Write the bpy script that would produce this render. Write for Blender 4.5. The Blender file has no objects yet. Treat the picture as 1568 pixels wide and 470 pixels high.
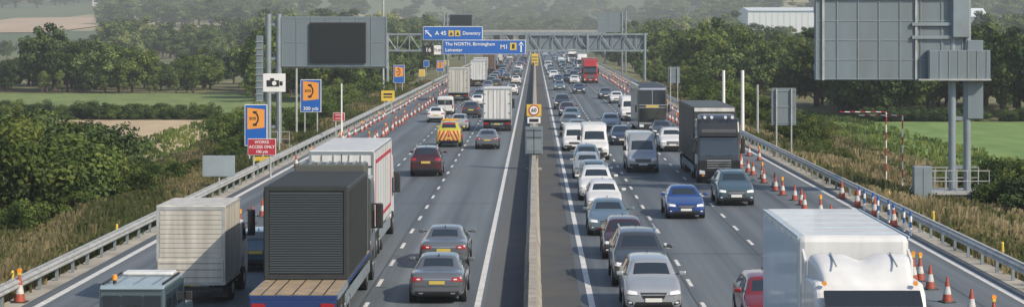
import bpy, bmesh, math, random
import numpy as np
from mathutils import Vector, Matrix
from mathutils.bvhtree import BVHTree
random.seed(11)
rng=np.random.default_rng(5)
F=3000.;CX=819.;HY=50.;H=8.8
def DD(y): return F*H/(y-HY)
def XX(x,D): return (x-CX)*D/F
def ZZ(y,D): return H-(y-HY)*D/F
scn=bpy.context.scene
col=scn.collection
U=random.uniform
# ------------------------------------------------ materials
def newmat(name):
    m=bpy.data.materials.new(name);m.use_nodes=True
    nt=m.node_tree;nt.nodes.clear()
    o=nt.nodes.new('ShaderNodeOutputMaterial')
    return m,nt,o
def N(nt,t,**k):
    n=nt.nodes.new(t)
    for a,b in k.items(): setattr(n,a,b)
    return n
def simple(name,c,rough=.5,metal=0.,coat=0.,dirt=0.,dscale=3.,bump=0.,ior=None,streak=False):
    m,nt,o=newmat(name)
    b=N(nt,'ShaderNodeBsdfPrincipled')
    b.inputs['Base Color'].default_value=(*c,1)
    b.inputs['Roughness'].default_value=rough
    b.inputs['Metallic'].default_value=metal
    b.inputs['Coat Weight'].default_value=coat
    b.inputs['Coat Roughness'].default_value=.06
    if ior: b.inputs['IOR'].default_value=ior
    nt.links.new(b.outputs[0],o.inputs[0])
    if dirt>0 or bump>0:
        tc=N(nt,'ShaderNodeTexCoord')
        no=N(nt,'ShaderNodeTexNoise');no.inputs['Scale'].default_value=dscale;no.inputs['Detail'].default_value=6
        if streak:
            mp=N(nt,'ShaderNodeMapping');mp.inputs['Scale'].default_value=(2.2,2.2,.25)
            nt.links.new(tc.outputs['Object'],mp.inputs[0]);nt.links.new(mp.outputs[0],no.inputs['Vector'])
        else: nt.links.new(tc.outputs['Object'],no.inputs['Vector'])
        if dirt>0:
            r=N(nt,'ShaderNodeValToRGB')
            r.color_ramp.elements[0].position=.3;r.color_ramp.elements[1].position=.7
            d=tuple(x*(1-dirt)+dd*.12*dirt for x,dd in zip(c,(1,.85,.7)))
            r.color_ramp.elements[0].color=(*d,1);r.color_ramp.elements[1].color=(*c,1)
            nt.links.new(no.outputs['Fac'],r.inputs[0]);nt.links.new(r.outputs[0],b.inputs['Base Color'])
        if bump>0:
            bp=N(nt,'ShaderNodeBump');bp.inputs['Strength'].default_value=bump
            nt.links.new(no.outputs['Fac'],bp.inputs['Height']);nt.links.new(bp.outputs[0],b.inputs['Normal'])
    return m
GLASS=simple('car_glass',(.018,.026,.032),.04,0,.8,ior=1.75)
DGLASS=simple('coach_glass',(.012,.016,.022),.08,0,.2)
BLACK=simple('black_plastic',(.022,.022,.025),.5)
SILV=simple('bright_trim',(.6,.6,.62),.25,.7)
HEADL=simple('headlamp_lens',(.80,.82,.84),.15,0,1.)
TAIL=simple('tail_lamp_lens',(.34,.010,.012),.15,0,1.)
PLW=simple('plate_white',(.75,.75,.72),.5)
PLY=simple('plate_yellow',(.60,.46,.10),.5)
TYRE=simple('tyre_rubber',(.02,.02,.021),.85)
RIM=simple('wheel_rim',(.35,.36,.38),.3,.8)
AMB=simple('amber_lens',(.80,.3,.03),.3,0,.5)
WHITE=simple('white_panel',(.72,.73,.73),.4,0,.2,.3,1.2,streak=True)
BEIGE=simple('truck_body_beige',(.60,.585,.53),.5,0,0,.45,1.5,streak=True)
GREY=simple('grey_steel',(.25,.31,.35),.5,.2,0,.3,1.)
GREYD=simple('grey_panel_back',(.180,.235,.27),.55,.1,0,.3,.8,streak=True)
GALV=simple('galvanised_steel',(.50,.52,.52),.5,.25,0,.4,2.)
BLUE=simple('sign_blue',(.015,.12,.46),.4)
SWHITE=simple('sign_white',(.78,.78,.78),.45)
SRED=simple('sign_red',(.42,.03,.05),.45)
SORANGE=simple('sign_orange',(.80,.33,.06),.45)
SYEL=simple('sign_yellow',(.68,.48,.06),.45)
CONE=simple('cone_red',(.40,.065,.035),.55,0,0,.35,6)
CONEW=simple('cone_sleeve',(.62,.62,.60),.4,0,0,.35,8)
CONC=simple('barrier_concrete',(.40,.375,.325),.9,0,0,.55,1.3,.3)
CONC2=simple('bridge_concrete',(.34,.36,.36),.9,0,0,.2,.3)
WOOD=simple('deck_timber',(.38,.29,.19),.8,0,0,.5,3)
CONT=simple('container_dark',(.026,.032,.034),.5,0,0,.1,3)
PBLUE=simple('chassis_blue',(.015,.04,.14),.4)
BARK=simple('bark',(.08,.06,.045),.95)
PAINTBASE=simple('vehicle_paint',(.4,.4,.4),.3,.2,1)
_pc={}
def paint(c,metal=.35,rough=.28):
    k=(c,metal)
    if k not in _pc: _pc[k]=simple('paint_%d'%len(_pc),c,rough,metal,1.,.14,2)
    return _pc[k]
# ------------------------------------------------ mesh builder
class MB:
    def __init__(s): s.v=[];s.f=[];s.m=[];s.s=[];s.mats=[]
    def mi(s,mat):
        if mat not in s.mats: s.mats.append(mat)
        return s.mats.index(mat)
    def add(s,vs,fs,mat,smooth=False,M=None):
        o=len(s.v)
        for p in vs:
            if M is not None: p=M@Vector(p)
            s.v.append((p[0],p[1],p[2]))
        k=s.mi(mat) if not isinstance(mat,list) else None
        for i,f in enumerate(fs):
            s.f.append([a+o for a in f]);s.m.append(k if k is not None else s.mi(mat[i]));s.s.append(smooth)
    def box(s,x0,x1,y0,y1,z0,z1,mat,bev=0,M=None):
        if bev<=0:
            vs=[(x0,y0,z0),(x1,y0,z0),(x1,y1,z0),(x0,y1,z0),(x0,y0,z1),(x1,y0,z1),(x1,y1,z1),(x0,y1,z1)]
            fs=[(0,3,2,1),(4,5,6,7),(0,1,5,4),(1,2,6,5),(2,3,7,6),(3,0,4,7)]
            s.add(vs,fs,mat,False,M)
        else:
            s.prof([(y0,z0),(y1,z0),(y1,z1),(y0,z1)],x0,x1,mat,bev,M,True)
    def prof(s,pts,x0,x1,mat,bev=0,M=None,allb=False,seg=2):
        bm=bmesh.new()
        a=[bm.verts.new((x0,p[0],p[1])) for p in pts];b=[bm.verts.new((x1,p[0],p[1])) for p in pts]
        n=len(pts)
        f0=bm.faces.new(a);f1=bm.faces.new(b[::-1])
        for i in range(n): bm.faces.new((a[i],b[i],b[(i+1)%n],a[(i+1)%n]))
        bmesh.ops.recalc_face_normals(bm,faces=bm.faces)
        if bev>0:
            es=list(bm.edges) if allb else [e for e in bm.edges if (f0 in e.link_faces or f1 in e.link_faces)]
            bmesh.ops.bevel(bm,geom=es,offset=bev,segments=seg,profile=.5,affect='EDGES')
        bm.verts.index_update()
        s.add([v.co[:] for v in bm.verts],[[v.index for v in f.verts] for f in bm.faces],mat,False,M)
        bm.free()
    def cyl(s,p0,p1,r0,r1,n,mat,smooth=True,M=None):
        p0=Vector(p0);p1=Vector(p1);d=(p1-p0).normalized()
        u=d.orthogonal().normalized();w=d.cross(u)
        vs=[];fs=[]
        for p,r in ((p0,r0),(p1,r1)):
            for i in range(n):
                a=2*math.pi*i/n;vs.append(p+u*math.cos(a)*r+w*math.sin(a)*r)
        for i in range(n): fs.append((i,(i+1)%n,n+(i+1)%n,n+i))
        s.add(vs,fs,mat,smooth,M)
        s.add(vs[:n],[tuple(range(n))[::-1]],mat,False,M);s.add(vs[n:],[tuple(range(n))],mat,False,M)
    def mesh(s,name):
        me=bpy.data.meshes.new(name)
        me.from_pydata(s.v,[],s.f)
        for m in s.mats: me.materials.append(m)
        me.polygons.foreach_set('material_index',s.m)
        me.polygons.foreach_set('use_smooth',s.s)
        me.update()
        return me
    def obj(s,name,loc=(0,0,0),rot=0,parent=None):
        return inst(s.mesh(name),name,loc,rot,parent)
def inst(me,name,loc=(0,0,0),rot=0,parent=None,sc=(1,1,1)):
    o=bpy.data.objects.new(name,me);col.objects.link(o);o.location=loc;o.rotation_euler=(0,0,rot);o.scale=sc
    if parent: o.parent=parent
    return o
def empty(name,loc=(0,0,0)):
    o=bpy.data.objects.new(name,None);col.objects.link(o);o.location=loc;return o
def text(s,size,loc,mat,parent,rot=0,ax='CENTER'):
    c=bpy.data.curves.new('lettering','FONT');c.body=s;c.size=size;c.align_x=ax;c.align_y='CENTER'
    c.extrude=.002;c.resolution_u=3;c.offset=size*.014
    c.materials.append(mat)
    o=bpy.data.objects.new('lettering',c);col.objects.link(o);o.rotation_euler=(math.radians(90),0,rot)
    o.location=loc;o.parent=parent;return o
def subdiv(vs,fs,ms,lev):
    me=bpy.data.meshes.new('tmp');me.from_pydata(vs,[],fs);me.polygons.foreach_set('material_index',ms)
    for i in range(4): me.materials.append(None)
    me.update()
    o=bpy.data.objects.new('tmp',me);col.objects.link(o)
    md=o.modifiers.new('s','SUBSURF');md.levels=lev
    dg=bpy.context.evaluated_depsgraph_get();e=o.evaluated_get(dg);m2=e.to_mesh()
    V=[v.co[:] for v in m2.vertices];P=[list(p.vertices) for p in m2.polygons];M=[p.material_index for p in m2.polygons]
    e.to_mesh_clear();bpy.data.objects.remove(o);bpy.data.meshes.remove(me)
    return V,P,M
def proj(mb,bvh,q,face,mat,n=6,m=3,off=.012,L=6):
    pts={}
    for i in range(n+1):
        for j in range(m+1):
            u=i/n;t=j/m
            a=(1-t)*((1-u)*q[0][0]+u*q[1][0])+t*((1-u)*q[3][0]+u*q[2][0])
            z=(1-t)*((1-u)*q[0][1]+u*q[1][1])+t*((1-u)*q[3][1]+u*q[2][1])
            if face=='F': o=Vector((a,-4,z));d=Vector((0,1,0))
            elif face=='R': o=Vector((a,L+4,z));d=Vector((0,-1,0))
            elif face=='S+': o=Vector((5,a,z));d=Vector((-1,0,0))
            elif face=='S-': o=Vector((-5,a,z));d=Vector((1,0,0))
            elif face=='T': o=Vector((a,z,9));d=Vector((0,0,-1))
            h=bvh.ray_cast(o,d)
            pts[i,j]=None if h[0] is None else h[0]-d*off
    for i in range(n):
        for j in range(m):
            c=[pts[i,j],pts[i+1,j],pts[i+1,j+1],pts[i,j+1]]
            if all(p is not None for p in c): mb.add(c,[(0,1,2,3)],mat,True)
def rect(x0,x1,z0,z1): return [(x0,z0),(x1,z0),(x1,z1),(x0,z1)]
# ------------------------------------------------ cars
SAL=[(0,.72,.30,.56,.60,.52,'h'),(.08,.87,.22,.67,.70,.66,'h'),(.16,.90,.2,.70,.74,.70,'h'),(.55,.92,.20,.79,.84,.76,'h'),(1.05,.93,.20,.88,.94,.78,'h'),(1.28,.93,.20,.92,.97,.79,'h'),(1.34,.93,.20,.93,1.0,.79,'ws'),
(2.02,.92,.20,.95,1.38,.62,'sg'),(2.1,.92,.20,.95,1.41,.61,'sg'),(2.5,.92,.20,.96,1.45,.60,'pl'),(2.6,.92,.20,.96,1.45,.60,'sg'),(3.2,.92,.20,.98,1.42,.58,'sg'),(3.3,.92,.20,.98,1.39,.58,'rg'),
(3.92,.92,.20,1.0,1.08,.66,'b'),(4.0,.92,.20,1.0,1.05,.68,'b'),(4.5,.89,.22,.99,1.03,.70,'b'),(4.66,.86,.26,.93,.98,.68,'b'),(4.70,.84,.30,.86,.90,.66,'b'),(4.75,.76,.38,.74,.78,.60,'b')]
HAT=[(0,.72,.32,.56,.60,.54,'h'),(.08,.86,.22,.70,.74,.68,'h'),(.16,.88,.2,.74,.79,.71,'h'),(.5,.90,.2,.84,.90,.74,'h'),(.90,.9,.2,.93,.99,.77,'h'),(.95,.9,.2,.94,1.01,.77,'ws'),(1.62,.9,.2,.98,1.40,.62,'sg'),(1.7,.9,.2,.98,1.43,.61,'sg'),
(2.25,.9,.2,.99,1.48,.61,'pl'),(2.34,.9,.2,.99,1.48,.61,'sg'),(3.2,.9,.2,1.0,1.46,.60,'pl'),(3.6,.9,.2,1.02,1.43,.59,'rg'),(3.68,.9,.2,1.02,1.38,.59,'rg'),(3.96,.88,.22,1.02,1.08,.68,'b'),(4.05,.88,.22,1.0,1.05,.68,'b'),(4.13,.86,.25,.90,.94,.66,'b'),(4.2,.78,.35,.75,.8,.62,'b')]
VAN=[(0,.80,.35,.8,.86,.62,'h'),(.10,.95,.28,.95,1.02,.78,'h'),(.2,.97,.27,.99,1.07,.80,'h'),(.55,.99,.25,1.1,1.2,.86,'h'),(.82,1.0,.25,1.17,1.27,.9,'h'),(.88,1.0,.25,1.18,1.30,.9,'ws'),(1.6,1.0,.25,1.2,2.10,.80,'sg'),(1.68,1.0,.25,1.2,2.2,.80,'sg'),
(2.1,1.0,.25,1.2,2.45,.84,'rp'),(2.4,1.0,.25,1.2,2.5,.88,'rp'),(5.5,1.0,.25,1.2,2.5,.88,'rp'),(5.8,.99,.3,1.2,2.47,.87,'rp'),(5.88,.95,.4,1.2,2.38,.84,'b')]
def carmesh(kind,L,W,HH,lev=2,extra=None):
    base={'sal':SAL,'hat':HAT,'suv':HAT,'van':VAN}[kind]
    h0=max(s[4] for s in base);L0=base[-1][0];w0=max(s[1] for s in base)
    sy=L/L0;sx=W/w0;sz=HH/h0
    vs=[];fs=[];ms=[]
    for (y,w,zb,be,tp,wt,t) in base:
        y*=sy;w*=sx;zb=zb*sz;be*=sz;tp*=sz;wt*=sx
        d=min(.07,(tp-be)*.35)
        h=[(0,zb),(.88*w,zb),(.985*w,zb+.1),(w,zb+.55*(be-zb)),(.985*w,be-.06),(.93*w,be),(wt+.03,tp-d),(wt-.055,tp),(0,tp+.02)]
        ring=[(x,y,z) for x,z in h]+[(-x,y,z) for x,z in h[7:0:-1]]
        vs+=ring
    R=16
    for i in range(len(base)-1):
        t=base[i][6]
        for j in range(R):
            jj=j if j<8 else 15-j
            mt=0
            if jj==0: mt=2
            if jj==5: mt=1 if t in('ws','sg') else (2 if t=='pl' and kind!='van' else 0)
            if jj==7 and t in('ws','rg'): mt=1
            fs.append([i*R+j,i*R+(j+1)%R,(i+1)*R+(j+1)%R,(i+1)*R+j]);ms.append(mt)
    for b in (0,(len(base)-1)*R):
        cap=[[15,0,1,2,14]]+[[k,k+1,16-k-1,16-k] for k in range(2,6)]+[[6,7,8,9,10]]
        for c in cap:
            c=[b+a for a in c]
            if b==0: c=c[::-1]
            fs.append(c);ms.append(0)
    V,P,M=subdiv(vs,fs,ms,lev)
    mb=MB();mats=[PAINTBASE,GLASS,BLACK]
    for m in mats: mb.mi(m)
    mb.add(V,P,[mats[k] for k in M],True)
    bvh=BVHTree.FromPolygons([Vector(v) for v in V],P)
    def FR(q,m,f='F',n=6,mm=3,off=.012,mir=False):
        q=[(a*(sx if f in'FR' else 1),z*sz) for a,z in q]
        proj(mb,bvh,q,f,m,n,mm,off,L)
        if mir: proj(mb,bvh,[(-a,z) for a,z in q],f,m,n,mm,off,L)
    if kind=='van':
        FR([(.50,.78),(.86,.80),(.86,1.02),(.60,.95)],HEADL,mir=True)
        FR(rect(-.48,.48,.70,.90),BLACK);FR(rect(-.45,.45,.79,.81),SILV,off=.02)
        FR(rect(-.85,.85,.36,.58),BLACK);FR(rect(-.27,.27,.50,.62),PLW,off=.025)
        FR(rect(-.84,-.04,1.35,2.05),GLASS,'R');FR(rect(.04,.84,1.35,2.05),GLASS,'R')
        FR(rect(-.012,.012,.5,2.3),BLACK,'R',2,10,.015);FR(rect(.80,.93,.9,1.35),TAIL,'R',mir=True,off=.02)
        FR(rect(-.27,.27,.62,.74),PLY,'R',off=.02);FR(rect(-.85,.85,.4,.55),BLACK,'R',off=.016)
        wy=(1.0,L-1.2);wr=.35;my=1.55;mz=1.35*sz
    else:
        FR([(.50,.60),(.84,.63),(.83,.74),(.52,.70)],HEADL,mir=True)
        FR([(.46,.585),(.84,.61),(.84,.63),(.48,.60)],BLACK,mir=True,off=.015)
        if kind=='suv':
            FR(rect(-.42,.42,.47,.69),BLACK);FR(rect(-.40,.40,.60,.625),SILV,off=.02);FR(rect(-.40,.40,.53,.55),SILV,off=.02)
        else:
            FR([(-.32,.50),(.32,.50),(.42,.675),(-.42,.675)],BLACK);FR(rect(-.36,.36,.60,.618),SILV,off=.02)
        FR([(-.62,.27),(.62,.27),(.56,.41),(-.56,.41)],BLACK);FR([(.62,.31),(.82,.36),(.80,.47),(.66,.42)],BLACK,mir=True)
        FR(rect(.68,.78,.37,.42),HEADL,off=.02,mir=True)
        FR(rect(-.26,.26,.41,.52),PLW,off=.028)
        if kind=='sal':
            FR([(.46,.76),(.84,.74),(.80,.89),(.50,.88)],TAIL,'R',mir=True);FR(rect(-.26,.26,.66,.77),PLY,'R',off=.022)
            FR(rect(-.72,.72,.30,.43),BLACK,'R');FR(rect(-.45,.45,.82,.84),SILV,'R',off=.02);FR(rect(-.75,.75,.585,.595),BLACK,'R',10,1)
            FR(rect(.45,.6,.34,.39),SILV,'R',off=.025,mir=True);FR(rect(.55,.66,.80,.84),SWHITE,'R',off=.02,mir=True)
        else:
            FR([(.52,.84),(.84,.80),(.84,.95),(.60,.95)],TAIL,'R',mir=True);FR(rect(-.26,.26,.68,.79),PLY,'R',off=.022)
            FR(rect(-.72,.72,.30,.48),BLACK,'R');FR(rect(-.75,.75,.60,.61),BLACK,'R',10,1);FR(rect(.62,.76,.50,.55),TAIL,'R',off=.02,mir=True)
        wy=(.87*sy,L-.93*sy);wr=.33*(1.1 if kind=='suv' else 1);my=1.3*sy if kind=='sal' else 1.1*sy;mz=1.03*sz
        if kind=='suv':
            for sgn in(-1,1): mb.box(sgn*.58*sx-.02,sgn*.58*sx+.02,1.8*sy,3.4*sy,HH-.02,HH+.05,SILV)
        yy=3.15*sy;mb.prof([(yy,HH-.03),(yy+.18,HH-.04),(yy+.17,HH+.05)],-.015,.015,BLACK)
    if extra=='chev':
        k=0
        for a in np.arange(0,1.2,.15):
            b=a+.15
            for s in(-1,1):
                q=[(min(a,.8),.42),(min(b,.8),.42),(max(0,min(b-.35,.8)),.98),(max(0,min(a-.35,.8)),.98)]
                FR([(s*x,z) for x,z in q],[SRED,PLY][k%2],'R',3,6,.03)
            k+=1
        FR(rect(-.26,.26,.5,.6),PLY,'R',off=.04);FR(rect(-.7,.7,1.34,1.40),SRED,'R',off=.03)
        mb.box(-.6,.6,1.9,2.2,HH+.01,HH+.13,simple('beacon_bar',(.7,.35,.03),.3),.03)
        FR(rect(.9,4.2,.45,.7),SRED,'S+',8,2,.012);FR(rect(.9,4.2,.45,.7),SRED,'S-',8,2,.012)
    for f in('S+','S-'):
        for yy in ((1.55*sy,2.55*sy,3.45*sy) if kind!='van' else (1.1,2.2,3.6)):
            FR(rect(yy,yy+.012,.35,.93),BLACK,f,1,6,.004)
    for sg in(-1,1):
        for y in wy:
            mb.cyl((sg*(W-.14),y,wr+.02),(sg*(W+.004),y,wr+.02),wr+.06,wr+.06,20,BLACK)
            mb.cyl((sg*(W-.24),y,wr),(sg*(W+.012),y,wr),wr,wr,20,TYRE)
            mb.cyl((sg*(W-.1),y,wr),(sg*(W+.02),y,wr),wr*.64,wr*.6,12,RIM)
        w=.10 if kind!='van' else .16
        hh=.13 if kind!='van' else .3
        mb.box(sg*(W+.09)-.11,sg*(W+.09)+.11,my,my+w,mz,mz+hh,PAINTBASE if kind!='van' else BLACK,.035)
        mb.box(min(sg*(W-.12),sg*W),max(sg*(W-.12),sg*W),my+.02,my+.07,mz+.02,mz+.06,BLACK)
    return mb.mesh('car_'+kind)
CM={'sal':(carmesh('sal',4.75,.92,1.45),4.75),'sal2':(carmesh('sal',4.5,.90,1.43),4.5),'hat':(carmesh('hat',4.2,.88,1.48),4.2),'mpv':(carmesh('hat',4.6,.90,1.62),4.6),
'suv':(carmesh('suv',4.65,.94,1.70),4.65),'suvl':(carmesh('suv',4.85,.97,1.80),4.85),'chev':(carmesh('suv',4.8,.95,1.95,2,'chev'),4.8),'van':(carmesh('van',5.6,1.0,2.45),5.6),'vans':(carmesh('van',4.9,.95,1.95),4.9)}
C_SIL=(.42,.45,.48);C_WH=(.70,.71,.71);C_BK=(.018,.02,.023);C_DG=(.06,.07,.08);C_GR=(.15,.17,.19);C_MAR=(.065,.016,.022);C_BL=(.012,.07,.30);C_BG=(.14,.22,.28);C_RED=(.25,.02,.025);C_TEAL=(.07,.13,.16);C_NAVY=(.02,.04,.09)
def car(kind,c,X,D,left=False,name='car'):
    me,L=CM[kind]
    if kind.startswith('van'): name='van' if name=='car' else name
    o=inst(me,name,(X,D+L if left else D,0),(math.pi if left else 0)+U(-.008,.008))
    o.material_slots[0].link='OBJECT';o.material_slots[0].material=paint(c,.0 if c in(C_WH,) else .35)
    return o
for k,c,x,y in [('sal',C_GR,669,466),('sal',C_GR,679,412),('suvl',C_MAR,651,271),('sal2',C_GR,746,229),('chev',(.70,.62,.05),687,226),('hat',C_WH,667,188),
  ('hat',C_SIL,703,201),('suv',C_DG,721,181),('hat',C_WH,731,165),('suv',C_TEAL,735,158),('sal2',C_SIL,746,146),('hat',C_DG,760,136),('hat',C_WH,784,146),('sal2',C_DG,775,125),('hat',C_WH,790,130),('suv',C_BG,770,117)]:
    D=DD(y);car(k,c,XX(x,D),D,True,'highways_patrol_car' if k=='chev' else 'car')
car('hat',C_TEAL,-10.3,72,True,'car')
car('vans',C_WH,XX(681,DD(176)),DD(176),True)
for k,c,x,y in [('mpv',C_SIL,1001,484),('suvl',C_DG,982,441),('hat',C_MAR,958,398),('sal',C_BG,933,362),('hat',C_WH,926,327),('suv',C_WH,914,308),('hat',C_BG,910,289),('hat',C_SIL,900,274),('hat',C_BG,899,259),
  ('van',C_WH,911,246),('vans',C_WH,881,232),('van',C_SIL,985,265),('sal',C_BL,1051,336),('suv',C_TEAL,1128,316),('suv',C_WH,1030,233),('hat',C_NAVY,953,223),('hat',C_SIL,936,200),('hat',C_DG,1015,213),
  ('van',C_WH,966,186),('hat',C_WH,945,159),('sal',C_DG,928,152),('hat',C_NAVY,887,144)]:
    D=DD(y);car(k,c,XX(x,D),D)
car('hat',C_RED,7.05,57.6)
cols=[C_WH,C_SIL,C_GR,C_GR,C_GR,C_DG,C_BK,C_BG,C_NAVY,C_TEAL,C_MAR,C_BL]
kinds=['hat','sal2','suv','hat','sal','suv','mpv','hat','sal2','vans']
for x,y,k,c in((857,139,'hat',C_BG),(855,128,'hat',C_NAVY),(848,122,'suv',C_WH),(868,126,'sal2',C_DG),(880,129,'hat',C_WH),(885,116,'suv',C_DG)):
    D=DD(y);car(k,c,XX(x,D),D)
for D in(163,176,190,205,224): car(random.choice(kinds[:7]),random.choice(cols[1:]),3.4+U(-.3,.2),D)
for lx,D0,a,b in((3.5,385,10,20),(7.1,330,16,34),(10.6,390,22,45)):
    D=D0
    while D<850:
        D+=U(a,b);car(random.choice(kinds),random.choice(cols),lx+U(-.3,.3),D)
for lx,D in((-3.5,350),(-7.1,270),(-10.3,345)):
    while D<800:
        D+=U(18,38);car(random.choice(kinds),random.choice(cols),lx+U(-.3,.3),D,True)
# ------------------------------------------------ lorries
def wheels(mb,ys,W,r=.5,dual=True):
    for y in ys:
        for sg in(-1,1):
            mb.cyl((sg*(W-.6 if dual else W-.32),y,r),(sg*(W-.02),y,r),r,r,20,TYRE)
            mb.cyl((sg*(W-.1),y,r),(sg*(W-.01),y,r),r*.55,r*.5,12,RIM)
def cab(mb,pm,W,Hc,dep=2.0,visor=True,dark=BLACK):
    pts=[(.10,.38),(.0,.75),(.0,1.35),(.06,1.75),(.32,Hc*.80),(.55,Hc-.18),(.85,Hc),(dep,Hc),(dep,.7),(1.65,.7),(1.5,1.0),(.75,1.0),(.55,.4)]
    t=MB();t.prof(pts,-W,W,pm,.12,None,False,3)
    mb.add(t.v,t.f,pm)
    bvh=BVHTree.FromPolygons([Vector(v) for v in t.v],t.f)
    P=lambda q,m,f='F',n=8,k=4,off=.012: proj(mb,bvh,q,f,m,n,k,off,dep)
    w=W-.13
    zt=min(Hc*.82,2.75)
    P([(-w,1.62),(w,1.62),(w-.06,zt),(-w+.06,zt)],GLASS)
    P(rect(-.72,.72,.82,1.50),dark)
    for z in (.92,1.06,1.20,1.34): P(rect(-.70,.70,z,z+.035),SILV,off=.02,k=1)
    P(rect(-w,w,.42,.52),BLACK)
    for sg in(-1,1):
        P([(sg*.80,.56),(sg*(w+.02),.58),(sg*(w+.02),.80),(sg*.84,.76)],HEADL)
        P(rect(sg*.85,sg*1.0,.44,.52),AMB,off=.02)
        mb.box(sg*(W+.17)-.13,sg*(W+.17)+.13,.28,.45,1.75,2.65,BLACK,.05)
        mb.box(min(sg*W,sg*(W+.2)),max(sg*W,sg*(W+.2)),.33,.38,2.6,2.65,BLACK)
        mb.box(min(sg*W,sg*(W+.2)),max(sg*W,sg*(W+.2)),.33,.38,1.75,1.8,BLACK)
        P(rect(.55,1.35,1.65,2.45),GLASS,'S+' if sg>0 else 'S-')
        P(rect(.5,.515,.9,2.4),BLACK,'S+' if sg>0 else 'S-',1,6)
        P([(.8,.55),(1.6,.55),(1.5,.9),(.8,.9)],BLACK,'S+' if sg>0 else 'S-')
        mb.cyl((sg*.1,.03,1.6),(sg*.75,.01,1.68),.015,.015,6,BLACK)
    P(rect(-.26,.26,.58,.69),PLW,off=.03)
    if visor: mb.prof([(-.02,zt+.02),(.28,zt+.22),(.34,zt+.2),(.2,zt+.0)],-w,w,BLACK)
    mb.box(-.4,.4,.3,dep+.3,.5,.75,BLACK)
    return bvh
def deflector(mb,m,W,z0,z1,y0,y1,cx=0.,scoop=0.):
    n=14;K=[-1,-1,-.98,-.93,-.85,-.7,-.5,-.3,-.12,0,.12,.3,.5,.7,.85,.93,.98,1,1];nk=len(K)
    hf=[0,.6,.8,.92,.98,1,1,1,1,1,1,1,1,1,.98,.92,.8,.6,0];vs=[];fs=[]
    for i in range(n+1):
        t=i/n;y=y0+(y1-y0)*t;hz=(z1-z0)*math.sin(t*math.pi/2)**.8;w=W*(.82+.18*t)
        for a,b in zip(K,hf):
            dip=scoop*math.exp(-(a/.2)**2)*t
            vs.append((cx+w*a,y,z0-.02+hz*b*(1-dip)))
    for i in range(n):
        for j in range(nk-1): fs.append((i*nk+j,i*nk+j+1,i*nk+nk+j+1,i*nk+nk+j))
    fs.append(tuple(range(n*nk,n*nk+nk)))
    mb.add(vs,fs,m,True)
def boxbody(mb,m,W,y0,y1,z0,z1,rear='doors',frame=GREY,bev=.05):
    mb.box(-W,W,y0,y1,z0,z1,m,bev)
    for sg in(-1,1):
        for z in(z0,z1-.1): mb.box(sg*W-.012 if sg>0 else -W-.012,sg*W+.012 if sg>0 else -W+.012,y0+.05,y1-.05,z+.02,z+.09,frame)
        mb.box(sg*(W-.06)-.045,sg*(W-.06)+.045,y1-.03,y1+.02,z0+.02,z1-.05,frame)
        y=y0+1.2
        while y<y1-.5:
            mb.box(sg*W-.008,sg*W+.008,y,y+.03,z0+.1,z1-.12,frame);y+=1.2
    mb.box(-W+.02,W-.02,y1-.03,y1+.022,z1-.14,z1-.03,frame);mb.box(-W+.02,W-.02,y1-.03,y1+.022,z0+.01,z0+.11,frame)
    if rear=='doors':
        mb.box(-.015,.015,y1-.01,y1+.012,z0+.1,z1-.15,BLACK)
        for x in(-.75,-.3,.3,.75): mb.cyl((x,y1+.03,z0+.12),(x,y1+.03,z1-.16),.02,.02,6,GALV)
        for x in(-1.1,1.1):
            for z in (.2,.5,.8): mb.box(x-.08,x+.08,y1-.01,y1+.025,z0+(z1-z0)*z,z0+(z1-z0)*z+.06,BLACK)
    else:
        z=z0+.9
        while z<z1-.2:
            mb.box(-W+.12,W-.12,y1-.01,y1+.018,z,z+.13,m,.01);z+=.15
        mb.box(-W+.05,W-.05,y1,y1+.06,z0+.08,z0+.82,m,.02)
        for zz in(z0+.25,z0+.5,z0+.7): mb.box(-W+.1,W-.1,y1+.05,y1+.068,zz,zz+.015,BLACK)
def rearund(mb,W,L,zc=.9):
    mb.box(-.45,.45,2.2,L-.3,.75,zc+.12,BLACK)
    mb.box(-W+.08,W-.08,L-.25,L-.12,.45,.58,BLACK)
    for sg in(-1,1):
        mb.box(sg*.6-.04,sg*.6+.04,L-.3,L-.2,.5,zc+.1,BLACK)
        mb.box(sg*(W-.3)-.22,sg*(W-.3)+.22,L-.13,L-.08,.66,.80,TAIL)
        mb.box(sg*(W-.3)-.28,sg*(W-.3)+.28,L-.62,L-.6,.2,zc,BLACK)
        mb.box(sg*(W-.03)-.015,sg*(W-.03)+.015,2.9,L-2.6,.5,zc,GREY)
    mb.box(-.26,.26,L-.12,L-.1,.62,.73,PLY)
def rigid(name,X,D,left,L,W,Ht,body,cabm,rear='doors',Hc=3.0,visor=True,defl=True,frame=GREY,wr=.48,z0=1.05,red=False):
    mb=MB();cab(mb,cabm,W-.06,Hc,2.0,visor=visor)
    if defl and Ht-Hc>.4: deflector(mb,cabm,W-.15,Hc-.02,Ht-.15,.75,1.95)
    boxbody(mb,body,W,2.25,L,z0,Ht,rear,frame)
    rearund(mb,W,L,z0-.1)
    wheels(mb,[1.12],W,wr,False);wheels(mb,[L-1.7] if L<9 else [L-1.4,L-2.75,L-4.1],W,wr)
    if red:
        for sg in(-1,1):
            x0,x1=sg*W-.012,sg*W+.012
            for a,b,c,d in((2.9,L-.6,z0+.35,z0+.5),(2.9,L-.6,Ht-.55,Ht-.4),(2.9,3.05,z0+.5,Ht-.55),(L-.75,L-.6,z0+.5,Ht-.55)): mb.box(x0-.003,x1+.003,a,b,c,d,SRED)
    return mb.obj(name,(X,D+L if left else D,0),math.pi if left else 0)
rigid('box_truck',-11.1,63.2,True,5.4,1.12,3.22,BEIGE,WHITE,'shutter',2.35,False,False,GALV,.38,.66)
rigid('box_lorry',-7.45,75.5,True,11.5,1.26,4.25,WHITE,WHITE,'doors',3.5,True,True,GREY,.5,1.05,True)
rigid('box_lorry',XX(761,174),174,True,9.,1.25,3.85,WHITE,WHITE,'doors',3.2,frame=GREY)
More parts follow.
